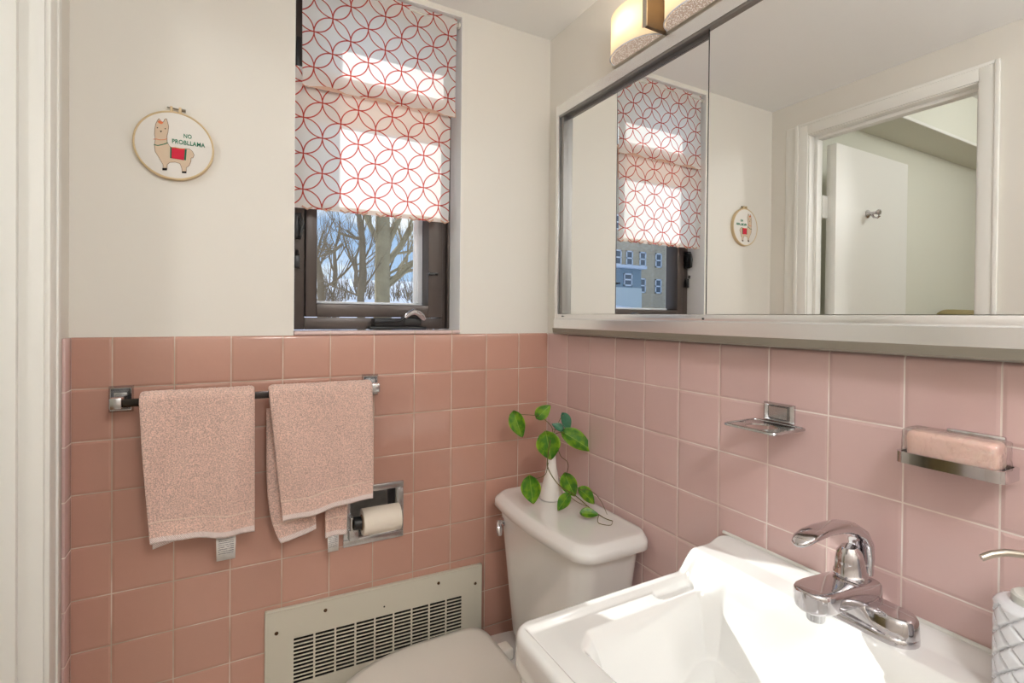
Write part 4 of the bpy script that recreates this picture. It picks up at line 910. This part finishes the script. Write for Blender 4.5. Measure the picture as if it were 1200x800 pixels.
tree('slimmer forked tree with a long low limb, left of the thick trunk', None, [(1.28, 8.6, terr(1.2, 8.6)-.2), (1.25, 8.6, 1.6), (1.27, 8.6, 2.1), (1.28, 8.6, 2.75), (1.20, 8.6, 3.3), (1.12, 8.6, 4.2)], ([.09, .07, .055, .055, .035, .02],
     [((1.28, 8.6, 2.75), (-.9, 0, -.05), .45, .038), ((.90, 8.6, 2.62), (-.8, 0, -.7), .5, .030), ((1.29, 8.6, 2.8), (.1, 0, 1), .7, .022), ((1.26, 8.6, 1.8), (-.45, 0, .9), 1.1, .028), ((1.28, 8.6, 1.75), (.5, .1, .6), .7, .02), ((1.22, 8.6, 1.65), (-.7, .2, .3), .8, .022), ((1.27, 8.6, 2.3), (.5, 0, .8), .7, .02)]), 3, 'bark2')
tree('dark stubby tree at the left edge of the pane', None, [(.66, 9.5, terr(.6, 9)-.2), (.66, 9.5, 1.6), (.64, 9.5, 2.0), (.58, 9.5, 2.4)], ([.085, .075, .07, .045], [((.60, 9.5, 2.2), (-.3, 0, 1), .6, .03), ((.66, 9.5, 1.8), (.8, 0, .5), .9, .028), ((.66, 9.5, 1.7), (-.8, 0, .4), .7, .03), ((.6, 9.5, 2.4), (.3, 0, 1), .9, .02)]), 3, 'bark2')
for i in range(12):
    x = .8+i*.75; y = 21+random.uniform(-4, 6); z = terr(x, y)
    tree('bare background tree on the snowy slope behind the near trees', 'background trees on the slope', [(x, y, z-.3), (x+.05, y, z+.8), (x, y, z+1.6)], ([.12, .10, .07], [((x, y, z+.7), (random.uniform(-1, 1), 0, 1), 1.4, .05), ((x, y, z+1.5), (random.uniform(-.4, .4), 0, 1), 1.6, .06), ((x, y, z+1.1), (random.uniform(-1, 1), 0, .7), 1.3, .04)]), 3, 'bark2')
for x, y, s, lab in ((2.55, 8.2, .55, 'snow dusted twiggy bush right of the thick trunk'), (1.0, 10.5, .4, 'low bare bush left of the thick trunk')):
    e = empty('bush', (x, y, terr(x, y)), lab, 'bush'); m = MB(); z = terr(x, y)
    for k in range(60): grow(m, (x+random.uniform(-.15, .15), y+random.uniform(-.1, .1), z), (random.uniform(-.6, .6), random.uniform(-.3, .3), 1), (1.9-z)*random.uniform(.6, 1), .008, 1, twig=3)
    m.build('twigs', M['bark2'], e)
m = MB()
for k in range(420):
    x = random.uniform(-.5, 10); y = random.uniform(15, 19); z = terr(x, y); grow(m, (x, y, z-.1), (random.uniform(-.5, .5), random.uniform(-.3, .3), 1), random.uniform(.3, .85), .014, 1, twig=4)
th = m.build('thicket', M['bark2']); tag(th, 'brown leafless thicket on the snowy slope beyond the trees', 'thicket', kind='stuff')
# brick apartment house, seen in the mirror
bb = empty('apartment_building', (-26, 26, 0), 'tan brick apartment house with white windows, seen only in the mirror', 'building')
m = MB(); m.box(-42, -17, 26, 36, -1, 11); m.build('brick_wall', M['brick'], bb, smooth=False)
m = MB(); m.box(-23.82, -18, 25.0, 26.0, 3.3, 4.6); m.build('siding_bay', M['siding'], bb, smooth=False)
m = MB(); m.box(-23.84, -18, 24.95, 26.0, -1, 3.3); m.build('siding_base', M['siding2'], bb, smooth=False)
m = MB(); m.box(-24.0, -18, 24.6, 26.0, 4.6, 4.82, .05); m.build('snowy_awning', M['snow'], bb)
def bwin(x, z, w=.62, h=1.05, y=26.0):
    m = MB(); f = .09
    for (a, b, c, d) in ((x-w/2, x-w/2+f, z, z+h), (x+w/2-f, x+w/2, z, z+h), (x-w/2, x+w/2, z, z+f), (x-w/2, x+w/2, z+h-f, z+h), (x-w/2, x+w/2, z+h/2-f/2, z+h/2+f/2)): m.box(a, b, y-.06, y, c, d)
    o = m.build('window', M['white_out'], bb, smooth=False); m = MB(); m.box(x-w/2, x+w/2, y-.02, y-.005, z, z+h); m.build('pane', M['pane_dark'], o, smooth=False)
for x in (-22.55, -23.6, -24.85, -26.4, -28.2): bwin(x, 4.95); bwin(x, 7.4)
for x in (-24.85, -26.4, -28.2): bwin(x, 3.05)
bwin(-22.6, 3.42, .75, .85, 25.0)

# ------------------------------------------------------------------ light
def light(kind, name, loc, energy, colr=(1, 1, 1), **k):
    l = bpy.data.lights.new(name, kind); l.energy = energy; l.color = colr
    for a, v in k.items(): setattr(l, a, v)
    o = bpy.data.objects.new(name, l); C.objects.link(o); o.location = loc; return o
SUN = Vector((.40, -1, -.70)).normalized()
s = light('SUN', 'sun', (0, 5, 6), 4.6, (1, .985, .965), angle=.0093); s.rotation_euler = (-SUN).to_track_quat('Z', 'Y').to_euler()
for k in range(3): light('POINT', 'vanity_bulb', (-.028, -.397-.18*k, LZ+.06), .4, (1, .90, .76), shadow_soft_size=.015)
dome('added_fill_light', -.62, -1.75, ZC, .15, 'added fill light shaped as a round glass dome, unseen behind the viewpoint', 3.0, (1, .98, .95))
light('POINT', 'added_fill_bulb', (-.62, -1.75, ZC-.19), 18, (.97, .985, 1), shadow_soft_size=.1)  # added fill to brighten the bathroom, no such lamp in view
dome('added_fill_light', -2.3, -1.2, 2.44, .18, 'added fill light shaped as a round glass dome on the hall ceiling', 3.0, (1, .97, .9))
light('POINT', 'added_hall_fill_bulb', (-2.3, -1.2, 2.20), 20, (1, 1, .98), shadow_soft_size=.14)  # added fill from the hall side, an invented source

w = bpy.data.worlds.new('sky'); bpy.context.scene.world = w; w.use_nodes = True; nt = w.node_tree; bg = nt.nodes['Background']
tc = nt.nodes.new('ShaderNodeTexCoord'); sp_ = nt.nodes.new('ShaderNodeSeparateXYZ'); nt.links.new(tc.outputs['Generated'], sp_.inputs[0])
mr = nt.nodes.new('ShaderNodeMapRange'); nt.links.new(sp_.outputs[2], mr.inputs[0]); mr.inputs[1].default_value = 0; mr.inputs[2].default_value = .7
mx = nt.nodes.new('ShaderNodeMix'); mx.data_type = 'RGBA'; nt.links.new(mr.outputs[0], mx.inputs[0]); mx.inputs[6].default_value = (.40, .56, .80, 1); mx.inputs[7].default_value = (.16, .32, .66, 1)
nz = nt.nodes.new('ShaderNodeTexNoise'); nz.inputs['Scale'].default_value = 5; nz.inputs['Detail'].default_value = 6; mp = nt.nodes.new('ShaderNodeMapping'); mp.inputs['Scale'].default_value = (1, 1, 2.2); nt.links.new(tc.outputs['Generated'], mp.inputs[0]); nt.links.new(mp.outputs[0], nz.inputs['Vector'])
cr = nt.nodes.new('ShaderNodeMapRange'); cr.interpolation_type = 'SMOOTHSTEP'; nt.links.new(nz.outputs[0], cr.inputs[0]); cr.inputs[1].default_value = .46; cr.inputs[2].default_value = .66
m2 = nt.nodes.new('ShaderNodeMix'); m2.data_type = 'RGBA'; nt.links.new(cr.outputs[0], m2.inputs[0]); nt.links.new(mx.outputs[2], m2.inputs[6]); m2.inputs[7].default_value = (.92, .94, .98, 1)
nt.links.new(m2.outputs[2], bg.inputs[0]); bg.inputs[1].default_value = 1.2

# ------------------------------------------------------------------ camera
cam = bpy.data.cameras.new('camera'); co_ = bpy.data.objects.new('camera', cam); C.objects.link(co_); bpy.context.scene.camera = co_
yaw, pitch, roll = .5017, .0076, .0095
F = Vector((math.sin(yaw)*math.cos(pitch), math.cos(yaw)*math.cos(pitch), -math.sin(pitch))); R_ = Vector((math.cos(yaw), -math.sin(yaw), 0)); U_ = R_.cross(F)
R2 = R_*math.cos(roll)+U_*math.sin(roll); U2 = -R_*math.sin(roll)+U_*math.cos(roll)
co_.matrix_world = Matrix(((R2.x, U2.x, -F.x, -.85079), (R2.y, U2.y, -F.y, -1.32048), (R2.z, U2.z, -F.z, 1.28795), (0, 0, 0, 1)))
cam.sensor_width = 36; cam.lens = 36*588.5444/1200; cam.shift_x = 0; cam.shift_y = -25.3532/1200; cam.clip_start = .02; cam.clip_end = 300
sc = bpy.context.scene
sc.view_settings.view_transform = 'Standard'; sc.view_settings.look = 'None'; sc.view_settings.exposure = 0.08; sc.view_settings.gamma = 1; sc.view_settings.use_curve_mapping = False
sc.cycles.use_denoising = True; sc.cycles.max_bounces = 10; sc.cycles.diffuse_bounces = 6; sc.cycles.glossy_bounces = 6; sc.cycles.transparent_max_bounces = 12; sc.cycles.sample_clamp_indirect = 8
